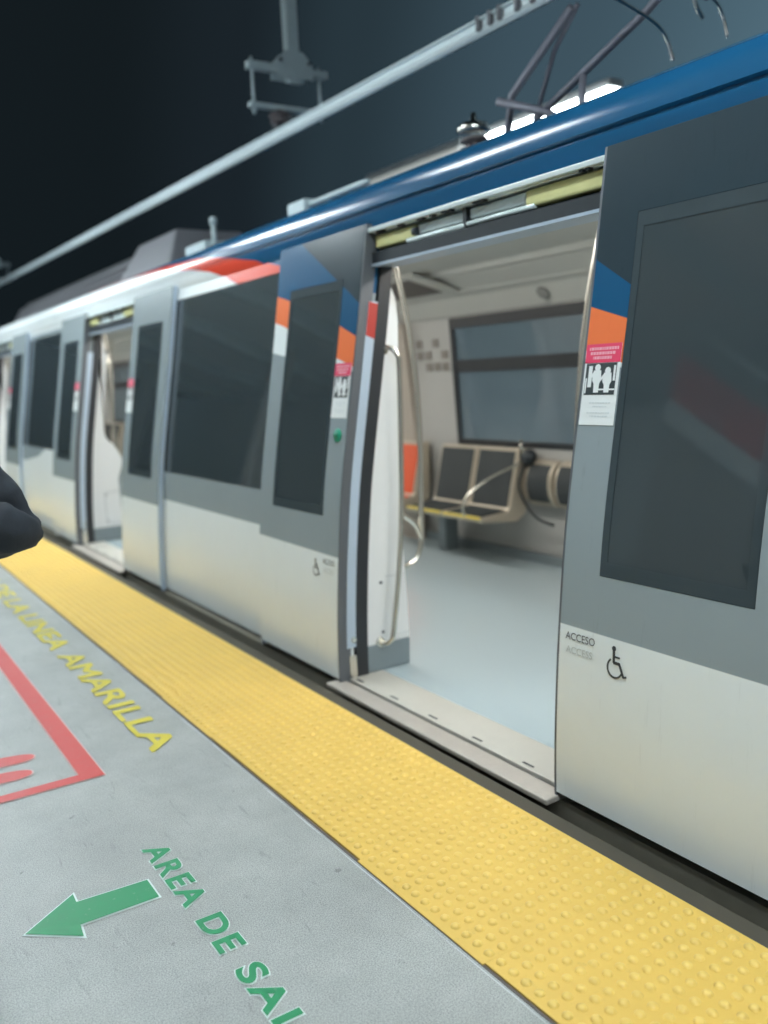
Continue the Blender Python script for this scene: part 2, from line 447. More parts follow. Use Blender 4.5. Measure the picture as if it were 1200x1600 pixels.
# --- door frames: alloy edge and dark seal either side of the opening
for c in CENT:
    for s in (-1, 1):
        y = c+s*HALF
        ya, yb = (y-.014, y+.02) if s > 0 else (y-.02, y+.014)
        z = frange(.16, 1.86, .08)
        bm = B(); pts = [(PX(q, BO+.003), q) for q in z]+[(PX(q, BO+.055), q) for q in z[::-1]]
        prism(bm, pts, 'y', ya-.001 if s > 0 else ya, yb+.001 if s < 0 else yb); e = part('door_jamb', bm, m_alu)
        z = frange(.0, 2.06, .08)
        bm = B(); pts = [(PX(q, BO+.058), q) for q in z]+[(PX(q, BO+.125), q) for q in z[::-1]]
        prism(bm, pts, 'y', ya, yb); obj('door_seal', bm, m_seal, e)
        bm = B(); box(bm, 2.135, 2.175, *( (y-.018, y-.003) if s > 0 else (y+.003, y+.018)), .01, .12); obj('roller_bracket', bm, m_chrome, e); bm = B(); disc_stack(bm, (2.165, y-s*.016, .20), [(.014, -.006), (.014, .006)], 14, 'y')
        obj('guide_roller', bm, m_chrome, e)
        bm = B(); pts = [(PX(q, BO+.004), q) for q in (1.70, 1.78, 1.86)]+[(PX(q, BO+.056), q) for q in (1.85, 1.77, 1.68)]
        prism(bm, pts, 'y', ya-.0025, yb+.0025)
        if abs(c-C0) < .1 and s > 0: obj('red_stripe', bm, mat('jamb_red', (.42, .04, .03), .4), e)
        else: bm.free()

# --- sills
for c in CENT:
    a, b = c-HALF+.01, c+HALF+.035
    bm = B(); box(bm, 2.02, 2.118, a-.015, b, -.026, -.003); s = part('door_sill', bm, m_sill, bevel=.006)
    bm = B(); box(bm, 2.132, 2.335, c-HALF+.002, c+HALF-.002, -.03, .003); obj('threshold_plate', bm, m_step, s, bevel=.003)
    bm = B(); box(bm, 2.105, 2.14, a, c+HALF, -.05, -.014); obj('guide_channel', bm, m_seal, s)
    bm = B()
    for k in range(5): box(bm, 2.152, 2.162, a+.2+.31*k, a+.26+.31*k, .0025, .0045)
    obj('drain_slot', bm, m_seal, s)

# --- door leaves (mesh in the closed position, object slid open along the train)
m_pink = mat('sticker_magenta', (.78, .05, .13), .45, var=.04)
m_pinkl = mat('sticker_pink_print', (.90, .42, .50), .5, var=.04)
m_stw = mat('sticker_white', (.82, .84, .84), .45, var=.02)
m_stk = mat('sticker_black', (.03, .04, .045), .5)
m_txt = mat('print_black', (.045, .05, .055), .5)
m_txtl = mat('print_faint_grey', (.52, .54, .54), .5)
m_txtw = mat('print_pale_grey', (.66, .70, .71), .5)
m_green = mat('door_button_green', (.02, .33, .20), .35, var=.05)
LW = .905
def SP(off):      # project a point onto the leaf's outer skin, standing off by `off`
    return lambda p: Vector((PX(p.z)-off, p.y, p.z))
def skin_poly(bm, pts, off):
    """flat outline (y,z) laid on the curved leaf, split into thin bands so it follows it"""
    from mathutils.geometry import tessellate_polygon
    V = [Vector((0, y, z)) for y, z in pts]
    vs = [bm.verts.new((PX(p.z)-off, p.y, p.z)) for p in V]
    for t in tessellate_polygon([V]):
        try: bm.faces.new([vs[i] for i in t])
        except ValueError: pass
def skin_rect(bm, y0, y1, z0, z1, off, shear=0.0):
    zz = frange(z0, z1, .03); A = [bm.verts.new((PX(z)-off, y0, z+shear*0)) for z in zz]; Bv = [bm.verts.new((PX(z)-off, y1, z)) for z in zz]
    for k in range(len(zz)-1): bm.faces.new((A[k], Bv[k], Bv[k+1], A[k+1]))

def wheelchair(bm, cy, cz, h, off, s):
    """access symbol; s=+1: person looks towards -y (to the right as seen from the platform)"""
    def P(u, v): return (cy-s*u*h, cz+v*h)
    def stroke(pts, w):
        for (a, b) in zip(pts, pts[1:]):
            dx, dy = b[0]-a[0], b[1]-a[1]; l = math.hypot(dx, dy) or 1; nx, ny = -dy/l*w/2, dx/l*w/2
            skin_poly(bm, [P(a[0]+nx, a[1]+ny), P(b[0]+nx, b[1]+ny), P(b[0]-nx, b[1]-ny), P(a[0]-nx, a[1]-ny)], off)
    skin_poly(bm, [P(-.10+.085*math.cos(t), .42+.085*math.sin(t)) for t in [2*PI*k/14 for k in range(14)]], off)
    stroke([(-.10, .36), (-.08, -.03)], .10); stroke([(-.08, .17), (.16, .17)], .06); stroke([(-.1, -.02), (.16, -.02)], .10)
    stroke([(.13, .0), (.33, -.40)], .09); stroke([(.30, -.40), (.45, -.35)], .06)
    arc = [(-.03+.30*math.cos(t), -.18+.30*math.sin(t)) for t in [math.radians(125+k*13) for k in range(18)]]
    stroke(arc, .065)

def sticker(leaf, yc, s):
    """safety sticker, magenta head, black picture of two white figures, white foot"""
    w = .078; y0, y1 = yc-w, yc+w
    bm = B(); skin_rect(bm, y0, y1, 1.305, 1.572, .0022); st = obj('sticker', bm, m_stw, leaf, fix=False)
    bm = B(); skin_rect(bm, y0, y1, 1.510, 1.572, .0034)
    obj('sticker_header', bm, m_pink, st, fix=False)
    bm = B()
    random.seed(3)
    for r, (z, u0, u1) in enumerate(((1.556, -.85, .80), (1.541, -.68, .72), (1.526, -.5, .55))):
        u = u0
        while u < u1:
            l = random.uniform(.07, .16); skin_rect(bm, yc+u*w, yc+min(u+l, u1)*w, z-.0045, z+.005, .0044); u += l+.035
    obj('sticker_print', bm, m_pinkl, st, fix=False)
    bm = B(); skin_rect(bm, y0+.012, y1-.008, 1.405, 1.508, .0034)
    obj('sticker_picture', bm, m_stk, st, fix=False)
    bm = B()
    def fig(cy, h):
        zb = 1.412
        skin_poly(bm, [(cy+.013*math.cos(t), zb+h-.012+.012*math.sin(t)) for t in [2*PI*k/12 for k in range(12)]], .0046)
        skin_poly(bm, [(cy-.020, zb+h*.45), (cy-.016, zb+h*.78), (cy+.016, zb+h*.78), (cy+.021, zb+h*.45), (cy+.012, zb+h*.3), (cy+.010, zb), (cy-.012, zb), (cy-.013, zb+h*.3)], .0046)
        skin_poly(bm, [(cy+.016, zb+h*.75), (cy+.034, zb+h*.5), (cy+.029, zb+h*.45), (cy+.012, zb+h*.62)], .0046)
    fig(yc+.016, .094); fig(yc-.030, .083)
    for (a, b, c, d) in ((.50, .72, 1.43, 1.50), (-.82, -.70, 1.45, 1.50), (.78, .86, 1.41, 1.46)): skin_rect(bm, yc+a*w, yc+b*w, c, d, .0046)
    skin_rect(bm, y0+.012, yc+.02, 1.4195, 1.4245, .0046)
    obj('sticker_figures', bm, m_stw, st, fix=False)
    bm = B()
    for z, u0, u1 in ((1.378, -.7, .5), (1.366, -.5, .3), (1.345, -.7, .6), (1.334, -.6, .4)):
        u = u0
        while u < u1:
            l = random.uniform(.05, .14); skin_rect(bm, yc+u*w, yc+min(u+l, u1)*w, z-.002, z+.0025, .0034); u += l+.04
    obj('sticker_small_print', bm, m_txtw, st, fix=False)

def leaf(c, s, colour, detail):
    """s=+1: leaf sliding towards +y, s=-1: towards -y"""
    y0, y1 = (0.0, LW) if s > 0 else (-LW, 0.0)
    w0, w1 = (.165, .742) if s > 0 else (-.742, -.165)
    wz = (.815, 1.985)
    bm = B()
    zs = frange(.012, 2.225, .045)+[wz[0], wz[1]]
    grid_panel(bm, PX, [y0, y1, w0, w1], zs, [(w0, w1, wz[0], wz[1])], .036)
    o = obj('door_leaf', bm, col_leaf if colour else grey_leaf, train)
    o.location = (0, c+s*HALF, 0)
    bm = B(); grid_panel(bm, lambda z: PX(z, .001), [w0+.001, w1-.001], frange(wz[0]+.001, wz[1]-.001, .05), [], .006)
    obj('window', bm, m_glass, o)
    # black inner border of the glass
    bm = B(); grid_panel(bm, lambda z: PX(z, -.0012), [w0+.002, w0+.030, w1-.030, w1-.002], [wz[0]+.002, wz[0]+.05]+frange(wz[0]+.1, wz[1]-.1, .06)+[wz[1]-.05, wz[1]-.002], [(w0+.030, w1-.030, wz[0]+.05, wz[1]-.05)], .0015)
    obj('window_border', bm, m_band, o)
    e0, e1 = (-.012, -.001) if s > 0 else (.001, .012)
    z = frange(-.02, 2.225, .06)
    bm = B(); pts = [(PX(q, .002), q) for q in z]+[(PX(q, .070 if s > 0 else .05), q) for q in z[::-1]]
    prism(bm, pts, 'y', e0, e1); obj('leading_edge', bm, m_edge, o)
    t0, t1 = (LW+.001, LW+.007) if s > 0 else (-LW-.007, -LW-.001)
    bm = B(); pts = [(PX(q, .006), q) for q in z]+[(PX(q, .04), q) for q in z[::-1]]
    prism(bm, pts, 'y', t0, t1); obj('trailing_edge', bm, m_alu, o)
    sticker(o, s*.083, s)
    if detail:
        bm = B(); wheelchair(bm, s*(.215 if s > 0 else .26), .548, .088 if s > 0 else .105, .0022, 1); obj('wheelchair_symbol', bm, m_txt, o, fix=False)
        tw = .118 if s > 0 else .135
        st = (.145 if s > 0 else -.030)
        bm = B(); add_text(bm, 'ACCESO', (0, st, .578), (0, -1, 0), (0, 0, 1), w=tw, h=.026, surf=SP(.0022)); obj('lettering', bm, m_txt, o, fix=False)
        bm = B(); add_text(bm, 'ACCESS', (0, st-.005, .532), (0, -1, 0), (0, 0, 1), w=tw*.9, h=.024, surf=SP(.0022)); obj('faint_lettering', bm, m_txtl, o, fix=False)
    if s > 0 and detail:
        bm = B(); disc_stack(bm, (0, 0, 0), [(.034, 0), (.034, -.006), (.028, -.010), (.0, -.010)], 28, 'x')
        b_ = obj('door_button', bm, m_green, o); b_.location = (PX(1.22)-.001, .072, 1.22); b_.rotation_euler = (0, math.radians(9), 0)
        bm = B(); disc_stack(bm, (0, 0, 0), [(.017, 0), (.017, -.003), (.0, -.003)], 20, 'x')
        c_ = obj('button_centre', bm, mat('button_centre_green', (.01, .22, .13), .3), b_); c_.location = (-.010, 0, 0)
    return o
for i, c in enumerate(CENT):
    d = abs(c-C0) < .1
    leaf(c, 1, d, d); leaf(c, -1, d, d)

# --- vestibule screens, handrails, poles
def screen(y, bulge, s=1):
    """s=+1 screen at the +y side of an opening, its face looking towards -y"""
    ya, yb = y+.004*s, y+.03*s
    right = [(2.508, 0), (2.515, .14), (2.513, .33), (2.50, .64), (2.492, .80), (2.50, 1.13), (2.517, 1.45), (2.53, 1.77), (2.52, 1.88), (2.48, 1.97), (2.455, 2.02)]
    if bulge:
        right = [(2.555, 0), (2.565, .15), (2.56, .50), (2.562, .60), (2.585, .66), (2.622, .74), (2.628, .80), (2.60, .87), (2.55, .945), (2.49, .99), (2.455, 1.03), (2.44, 1.10), (2.455, 1.25), (2.485, 1.5), (2.515, 1.72), (2.525, 1.88), (2.50, 1.98), (2.46, 2.02)]
        right = [(2.44+(a-2.44)*.80 if b < 1.0 else a, b) for a, b in right]
        right = [(p.x, p.y) for p in smooth_pts([(a, b, 0) for a, b in right], 3)]
    left = [(PX(z, BO+.127), z) for z in frange(0, 2.0, .1)]
    bm = B(); up_r = [p for p in right if p[1] > .1401]; up_l = [p for p in left if p[1] > .141]
    xr = right[0][0]+.007
    prism(bm, [(PX(.14, BO+.127), .14), (xr, .14)]+up_r+up_l[::-1], 'y', ya, yb)
    p = part('vestibule_screen', bm, m_lining, bevel=.004)
    bm = B(); prism(bm, [(PX(0, BO+.127), 0.004), (right[0][0], 0.004), (xr, .139), (PX(.14, BO+.127), .139)], 'y', ya-.002*s, yb+.002*s); obj('kick_plate', bm, m_kick, p)
    # service hatch outline and screws
    bm = B(); f0, f1 = y+.0015*s, y+.0045*s
    for (x0, x1, z0, z1) in ((2.385, 2.555 if bulge else 2.50, .485, .489), (2.385, 2.56 if bulge else 2.51, .172, .176)): box(bm, x0, x1, min(f0, f1), max(f0, f1), z0, z1)
    if bulge: box(bm, 2.385, 2.388, min(f0, f1), max(f0, f1), .175, .486)
    obj('hatch_line', bm, m_txtl if not bulge else m_kick, p)
    bm = B()
    for z in (.46, .20): disc_stack(bm, (2.353 if not bulge else 2.402, y, z), [(.008, -.0), (.008, .008)], 10, 'y')
    obj('hatch_screw', bm, m_dark, p)
    if not bulge:
        q = y-.065*s
        bm = B(); tube(bm, [(2.43, y+.01*s, 1.632), (2.45, y-.03*s, 1.637), (2.470, q, 1.60), (2.478, q, 1.52), (2.466, q, 1.1), (2.452, q, .80), (2.42, q, .5), (2.380, q, .25), (2.362, q, .175), (2.345, y-.03*s, .148), (2.335, y+.01*s, .15)], .0135)
        obj('handrail', bm, m_chrome, p)
        bm = B()
        bm.free()
        for xx, z in ((2.335, .15), (2.43, 1.632)):
            bm = B(); disc_stack(bm, (xx, y, z), [(.028, -.006 if s > 0 else -.0), (.028, .006)], 18, 'y'); obj('rail_flange', bm, m_chrome, p)
    # curved pole from the ceiling, ending in a loop
    q = y+.05*s
    bm = B()
    if not bulge:
        tube(bm, [(2.555, q, 2.10), (2.575, q, 1.98), (2.62, q, 1.75), (2.657, q, 1.45), (2.665, q, 1.12), (2.658, q, .88), (2.650, q, .74), (2.648, q, .64), (2.632, q, .57), (2.59, q, .520), (2.51, q, .505)], .015)
        tube(bm, [(2.50, q, .785), (2.55, q, .772), (2.61, q, .72), (2.648, q, .64)], .014)
    else:
        tube(bm, [(2.53, q, 2.10), (2.56, q, 1.95), (2.585, q, 1.78), (2.575, q, 1.5), (2.545, q, 1.15), (2.53, q, .95)], .0145)
    part('curved_pole', bm, m_chrome)
for i, c in enumerate(CENT):
    screen(c+HALF, c > C0+1, 1)
    screen(c-HALF, c > C0+1, -1)

# --- seats along the far wall
def seat(y0, y1, m_c, p=train, shell=None):
    """bench seat: shell, cushioned back, cushioned pan, yellow front edge"""
    bm = B(); prism(bm, [(4.60, .40), (4.62, .90), (4.535, .905), (4.43, .47), (4.41, .43), (4.15, .41), (4.13, .395), (4.15, .37), (4.50, .34)], 'y', y0, y1)
    s = obj('seat', bm, shell or m_seatf, p, bevel=.012)
    bm = B(); prism(bm, [(4.530, .88), (4.428, .455), (4.418, .457), (4.520, .882)], 'y', y0+.03, y1-.03); obj('backrest', bm, m_c, s, bevel=.004)
    bm = B(); prism(bm, [(4.405, .431), (4.17, .412), (4.17, .422), (4.405, .442)], 'y', y0+.03, y1-.03); obj('cushion', bm, m_c, s, bevel=.004)
    bm = B(); tube(bm, [(4.142, y0+.015, .405), (4.142, y1-.015, .405)], .012, sm=False); obj('edge_strip', bm, m_rail_y, s)
def flip_seat(y0, y1):
    prof_ = [(4.66, .82), (4.60, .80), (4.55, .72), (4.535, .64), (4.55, .55), (4.60, .475), (4.66, .46)]
    P = smooth_pts([(a, b, 0) for a, b in prof_], 4)
    bm = B(); prism(bm, [(p.x, p.y) for p in P], 'y', y0, y1); s = part('folding_seat', bm, m_seatf, bevel=.01)
    P2 = [(p.x-.006, p.y) for p in P if .50 < p.y < .79]
    bm = B(); prism(bm, P2+[(x+.012, z) for x, z in P2[::-1]], 'y', y0+.03, y1-.03); obj('cushion', bm, m_seatd, s)
for k, base in enumerate((5.16, 5.16+PITCH, 5.16+2*PITCH, 5.16-2*PITCH)):
    for j in range(4):
        if j < 3: seat(base+(0, .50, 1.28)[j], base+(0, .50, 1.28)[j]+.485, m_seato if j == 2 and k == 0 else m_seatd, shell=None)
    bm = B(); box(bm, 4.46, 4.60, base+.88, base+.98, 0.003, .34); part('seat_support', bm, m_kick, bevel=.01)
    if k == 0:
        flip_seat(4.83, 5.11); flip_seat(4.50, 4.79); flip_seat(4.17, 4.46)
# armrest bar, hinge knob and belt strap between bench and folding seats
bm = B(); tube(bm, [(4.10, 5.30, .42), (4.08, 5.29, .50), (4.14, 5.27, .60), (4.30, 5.22, .70), (4.50, 5.16, .78), (4.58, 5.13, .82)], .011); part('armrest_bar', bm, m_chrome)
bm = B(); disc_stack(bm, (4.57, 5.09, .84), [(.0, -.05), (.05, -.045), (.06, -.01), (.055, .03), (.0, .035)], 18, 'x'); k_ = part('hinge_knob', bm, m_dark)
bm = B(); tube(bm, [(4.53, 5.09, .88), (4.50, 5.10, .93), (4.52, 5.11, .97)], .009); obj('knob_lever', bm, m_chrome, k_)
bm = B(); tube(bm, [(4.56, 5.12, .80), (4.50, 5.13, .60), (4.52, 4.98, .40), (4.60, 4.86, .33)], .010); part('belt_strap', bm, m_dark)
# stanchions deeper in the cabin
for y in (6.85, 10.6, 12.0, 13.9, 15.8, 17.4):
    bm = B(); tube(bm, [(4.02, y, .42), (3.98, y, .8), (3.94, y, 1.4), (4.0, y, 2.0), (4.06, y, 2.24)], .016); part('stanchion', bm, m_chrome)
bm = B(); tube(bm, [(3.42, 3.22, 2.26), (3.42, 3.33, 1.85), (3.42, 3.40, 1.45), (3.42, 3.43, 1.05), (3.42, 3.42, .6), (3.42, 3.38, 0)], .015); part('stanchion', bm, m_chrome)
for y in (9.9, 11.4, 12.6, 15.2):
    bm = B(); tube(bm, [(2.72, y, .0), (2.70, y, .8), (2.75, y, 1.5), (2.85, y, 2.24)], .016); part('stanchion', bm, m_chrome)
# pillar between the windows with small notices
bm = B(); prism(bm, [(4.655, 0), (4.64, .93), (4.545, 1.95), (4.50, 1.95), (4.59, .93), (4.60, 0)], 'y', 6.62, 7.25); pl = part('wall_pillar', bm, mat('pillar_tan', (.40, .35, .30), .5))
random.seed(5)
for r in range(3):
    for q in range(4):
        if random.random() < .8:
            z = 1.52+.1*r; y = 6.10+.12*q
            bm = B(); prism(bm, [(XW(z)-.012, z), (XW(z+.07)-.012, z+.07), (XW(z+.07)-.006, z+.07), (XW(z)-.006, z)], 'y', y, y+.085)
            part('notice', bm, MATS.get('notice_print') or mat('notice_print', (.22, .20, .18), .6))
# interior lamps
m_lampw = mat('cabin_lamp', (.9, .85, .7), .4, emit=(1, .97, .91), estr=8.5)
for y in frange(YA+1, YB-1, 1.6)[:-1]:
    bm = B(); box(bm, 2.86, 3.02, y+.08, y+1.5, 2.222, 2.244); part('ceiling_lamp', bm, m_lampw)

# --- roof equipment
bm = B()
def taper(bm, x0, x1, y0, y1, z0, z1, ix, iy0, iy1):
    b = [(x0, y0, z0), (x1, y0, z0), (x1, y1, z0), (x0, y1, z0)]; t = [(x0+ix, y0+iy0, z1), (x1-ix, y0+iy0, z1), (x1-ix, y1-iy1, z1), (x0+ix, y1-iy1, z1)]
    vb = [bm.verts.new(p) for p in b]; vt = [bm.verts.new(p) for p in t]
    bm.faces.new(vb[::-1]); bm.faces.new(vt)
    for k in range(4): bm.faces.new((vb[k], vb[(k+1) % 4], vt[(k+1) % 4], vt[k]))
taper(bm, 2.80, 4.06, 7.75, 9.4, 2.48, 2.95, .30, .50, .05); part('air_conditioning_cowl', bm, m_unit, bevel=.02)
bm = B(); taper(bm, 2.84, 4.02, 9.42, 15.5, 2.48, 2.88, .28, .02, .5); ac = part('air_conditioning_unit', bm, m_roofd, bevel=.01)
bm = B()
for k in range(58):
    y = 9.5+k*.1
    box(bm, 0, .012, y, y+.03, 0, .34, Matrix.Translation((2.87, 0, 2.53)) @ Matrix.Rotation(math.radians(33), 4, 'Y'))
for z in (.06, .17, .28): box(bm, -.012, .0, 9.2, 15.1, z, z+.02, Matrix.Translation((2.87, 0, 2.53)) @ Matrix.Rotation(math.radians(33), 4, 'Y'))
obj('louvre_grille', bm, m_unit, ac)
bm = B(); tube(bm, [(3.0, 7.12, 2.55), (3.0, 7.12, 2.80)], .02, sm=False); disc_stack(bm, (3.0, 7.12, 2.8), [(.03, 0), (.03, .05), (.01, .06)], 12); part('roof_antenna', bm, m_steel)
bm = B(); box(bm, 2.92, 3.2, 7.15, 7.6, 2.55, 2.68); part('roof_junction_box', bm, m_steel, bevel=.02)
bm = B(); box(bm, 2.95, 3.2, 5.45, 5.7, 2.55, 2.70); tube(bm, [(3.0, 4.7, 2.66), (3.0, 5.5, 2.66)], .02, sm=False); part('roof_cable_box', bm, m_steel, bevel=.02)
def insulator(x, y, z):
    bm = B(); pr_ = [(.06, 0)]
    for k in range(4): pr_ += [(.05, .03+.05*k), (.10-.008*k, .035+.05*k), (.095-.008*k, .05+.05*k), (.045, .06+.05*k)]
    disc_stack(bm, (x, y, z), pr_, 20); o = part('roof_insulator', bm, m_porc)
    bm = B(); disc_stack(bm, (x, y, z), [(.08, .225), (.095, .245), (.075, .275), (.02, .285), (.016, .33), (.0, .335)], 16); obj('insulator_cap', bm, m_chrome, o)
insulator(3.15, 3.88, 2.52); insulator(3.85, 3.88, 2.52)
bm = B(); box(bm, 3.0, 3.3, 3.65, 4.3, 2.50, 2.58); part('insulator_base', bm, m_roofd, bevel=.02)
# pantograph
m_pan = mat('pantograph_arm', (.20, .20, .24), .5, metal=.3, var=.15)
bm = B()
for x in (3.14, 3.75): tube(bm, [(x, 3.95, 2.63), (x, 2.4, 2.63)], .016, sm=False)
for y in (3.95, 3.3, 2.42): tube(bm, [(3.10, y, 2.63), (3.79, y, 2.63)], .016, sm=False)
pf = part('pantograph_frame', bm, m_pan)
def arm(pts, r_, sm=False, m_=None, nm='pantograph_arm'):
    bm = B(); tube(bm, pts, r_, 10, sm=sm); return obj(nm, bm, m_ or m_pan, pf)
arm([(3.42, 3.95, 2.65), (3.42, 3.88, 2.97), (3.42, 3.42, 3.26)], .022)
arm([(3.52, 3.9, 2.66), (3.47, 3.60, 3.12), (3.44, 3.40, 3.27)], .013)
arm([(3.42, 3.70, 2.80), (3.42, 3.30, 2.95), (3.42, 2.95, 3.08), (3.42, 2.78, 3.17)], .019)
arm([(3.42, 3.38, 2.64), (3.42, 3.35, 2.93)], .019)
arm([(3.30, 3.86, 2.92), (3.42, 3.62, 2.82), (3.48, 3.45, 2.70)], .022)
for y in (2.92, 2.62): arm([(3.08, y, 3.17), (3.3, y, 3.22), (3.62, y, 3.22), (3.80, y, 3.19)], .013, True, nm='contact_strip')
arm([(3.10, 2.92, 3.10), (3.30, 2.91, 3.05), (3.43, 2.90, 3.005), (3.50, 2.90, 2.95), (3.54, 2.90, 2.87)], .008, True, m_chrome, 'horn')
arm([(3.80, 2.90, 3.19), (3.86, 2.90, 3.16), (3.905, 2.90, 3.10), (3.925, 2.90, 3.03)], .007, True, m_chrome, 'horn')
arm([(3.665, 2.90, 3.19), (3.70, 2.90, 3.13), (3.745, 2.90, 3.085)], .010, True, m_chrome, 'horn')

# ------------------------------------------------------------------ platform
def ground_mat():
    m = bpy.data.materials.new('terrazzo_concrete'); m.use_nodes = True
    nt = m.node_tree; N = nt.nodes; L = nt.links; b = N['Principled BSDF']
    tc = N.new('ShaderNodeTexCoord')
    n1 = N.new('ShaderNodeTexNoise'); n1.inputs['Scale'].default_value = 260; n1.inputs['Detail'].default_value = 3
    n2 = N.new('ShaderNodeTexNoise'); n2.inputs['Scale'].default_value = 2.6; n2.inputs['Detail'].default_value = 12; n2.inputs['Roughness'].default_value = .72
    vo = N.new('ShaderNodeTexVoronoi'); vo.inputs['Scale'].default_value = 150
    for n in (n1, n2, vo): L.new(tc.outputs['Object'], n.inputs['Vector'])
    r1 = N.new('ShaderNodeValToRGB'); r1.color_ramp.elements[0].position = .30; r1.color_ramp.elements[0].color = (.215, .23, .225, 1)
    r1.color_ramp.elements[1].position = .62; r1.color_ramp.elements[1].color = (.51, .52, .50, 1)
    L.new(n1.outputs['Fac'], r1.inputs['Fac'])
    r2 = N.new('ShaderNodeMapRange'); r2.inputs['From Min'].default_value = .3; r2.inputs['From Max'].default_value = .7; r2.inputs['To Min'].default_value = .74; r2.inputs['To Max'].default_value = 1.08
    L.new(n2.outputs['Fac'], r2.inputs['Value'])
    rv = N.new('ShaderNodeMapRange'); rv.inputs['From Min'].default_value = .0; rv.inputs['From Max'].default_value = .28; rv.inputs['To Min'].default_value = .72; rv.inputs['To Max'].default_value = 1.0
    L.new(vo.outputs['Distance'], rv.inputs['Value'])
    mu = N.new('ShaderNodeMath'); mu.operation = 'MULTIPLY'; L.new(r2.outputs['Result'], mu.inputs[0]); L.new(rv.outputs['Result'], mu.inputs[1])
    sc = N.new('ShaderNodeVectorMath'); sc.operation = 'SCALE'; L.new(r1.outputs['Color'], sc.inputs[0]); L.new(mu.outputs[0], sc.inputs['Scale'])
    # scuffs: long thin dark rubs and a few spots
    mp = N.new('ShaderNodeMapping'); mp.inputs['Scale'].default_value = (9, 1.6, 1); mp.inputs['Rotation'].default_value = (0, 0, .5); L.new(tc.outputs['Object'], mp.inputs['Vector'])
    n3 = N.new('ShaderNodeTexNoise'); n3.inputs['Scale'].default_value = 3; n3.inputs['Detail'].default_value = 6; n3.inputs['Distortion'].default_value = 1.2; L.new(mp.outputs[0], n3.inputs['Vector'])
    r3 = N.new('ShaderNodeMapRange'); r3.inputs['From Min'].default_value = .62; r3.inputs['From Max'].default_value = .72; r3.inputs['To Min'].default_value = 1; r3.inputs['To Max'].default_value = .78; L.new(n3.outputs['Fac'], r3.inputs['Value'])
    n4 = N.new('ShaderNodeTexNoise'); n4.inputs['Scale'].default_value = 17; n4.inputs['Detail'].default_value = 2; L.new(tc.outputs['Object'], n4.inputs['Vector'])
    r4 = N.new('ShaderNodeMapRange'); r4.inputs['From Min'].default_value = .73; r4.inputs['From Max'].default_value = .77; r4.inputs['To Min'].default_value = 1; r4.inputs['To Max'].default_value = .6; L.new(n4.outputs['Fac'], r4.inputs['Value'])
    m5 = N.new('ShaderNodeMath'); m5.operation = 'MULTIPLY'; L.new(r3.outputs[0], m5.inputs[0]); L.new(r4.outputs[0], m5.inputs[1])
    s2 = N.new('ShaderNodeVectorMath'); s2.operation = 'SCALE'; L.new(sc.outputs[0], s2.inputs[0]); L.new(m5.outputs[0], s2.inputs['Scale'])
    L.new(s2.outputs[0], b.inputs['Base Color'])
    rr = N.new('ShaderNodeMapRange'); rr.inputs['To Min'].default_value = .32; rr.inputs['To Max'].default_value = .62; L.new(n2.outputs['Fac'], rr.inputs['Value']); L.new(rr.outputs['Result'], b.inputs['Roughness'])
    bp = N.new('ShaderNodeBump'); bp.inputs['Strength'].default_value = .12; bp.inputs['Distance'].default_value = .004; L.new(n1.outputs['Fac'], bp.inputs['Height']); L.new(bp.outputs['Normal'], b.inputs['Normal'])
    return m
m_plat = ground_mat()
bm = B(); box(bm, -8, 1.284, -14, 60, -.35, 0); struct('platform_floor', bm, m_plat)
bm = B(); box(bm, 1.284, 1.893, -14, 60, -.35, -.004); struct('platform_slab_edge', bm, mat('slab_concrete', (.2, .2, .19), .8))
bm = B(); box(bm, 1.893, 2.0, -14, 60, -.16, -.020); tag(obj('edge_buffer', bm, mat('edge_rubber_brown', (.072, .062, .045), .75, var=.2, scale=12), bevel=.006), 'dark brown rubber buffer running along the platform edge beside the gap', 'edge strip')
bm = B(); box(bm, -8, 1.80, -14, 60, -1.2, -.36); struct('platform_wall', bm, mat('platform_wall', (.08, .08, .078), .9))
bm = B(); box(bm, -400, 400, -400, 400, -1.4, -1.2); struct('ground', bm, mat('ballast', (.06, .057, .053), .95, var=.4, scale=3, bump=.6, bscale=25))
for x in (2.70, 4.14, 7.2, 8.64):
    bm = B(); box(bm, x-.035, x+.035, -60, 80, -1.2, -1.05)
    tag(obj('rail', bm, m_steel), {2.70: 'steel running rail under the near side of the train', 4.14: 'steel running rail under the far side of the train', 7.2: 'steel rail of the second track, the one nearer the train', 8.64: 'steel rail of the second track, the one farther from the train'}[x], 'rail', 'running rails of the tracks')

# tactile strip of square tiles with domes
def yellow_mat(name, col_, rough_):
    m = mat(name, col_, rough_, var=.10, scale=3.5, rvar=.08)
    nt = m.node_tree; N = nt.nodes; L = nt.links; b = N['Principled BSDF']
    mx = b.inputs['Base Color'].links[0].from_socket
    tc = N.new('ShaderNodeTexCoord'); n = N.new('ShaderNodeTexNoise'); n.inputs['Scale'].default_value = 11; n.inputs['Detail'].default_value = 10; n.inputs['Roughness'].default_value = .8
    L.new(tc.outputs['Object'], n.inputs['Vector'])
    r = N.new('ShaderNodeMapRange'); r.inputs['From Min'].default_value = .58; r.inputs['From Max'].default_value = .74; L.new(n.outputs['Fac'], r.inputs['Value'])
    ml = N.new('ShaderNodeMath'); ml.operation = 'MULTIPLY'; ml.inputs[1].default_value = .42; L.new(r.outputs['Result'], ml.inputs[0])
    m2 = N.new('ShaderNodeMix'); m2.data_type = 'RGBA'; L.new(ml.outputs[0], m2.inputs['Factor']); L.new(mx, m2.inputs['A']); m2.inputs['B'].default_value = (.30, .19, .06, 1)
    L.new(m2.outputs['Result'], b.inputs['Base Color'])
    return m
m_y = [yellow_mat('tactile_yellow', (.77, .50, .11), .5), yellow_mat('tactile_dome_yellow', (.84, .58, .15), .42)]  # worn domes paler, base darker; dome highlights and valley shade put into the colour
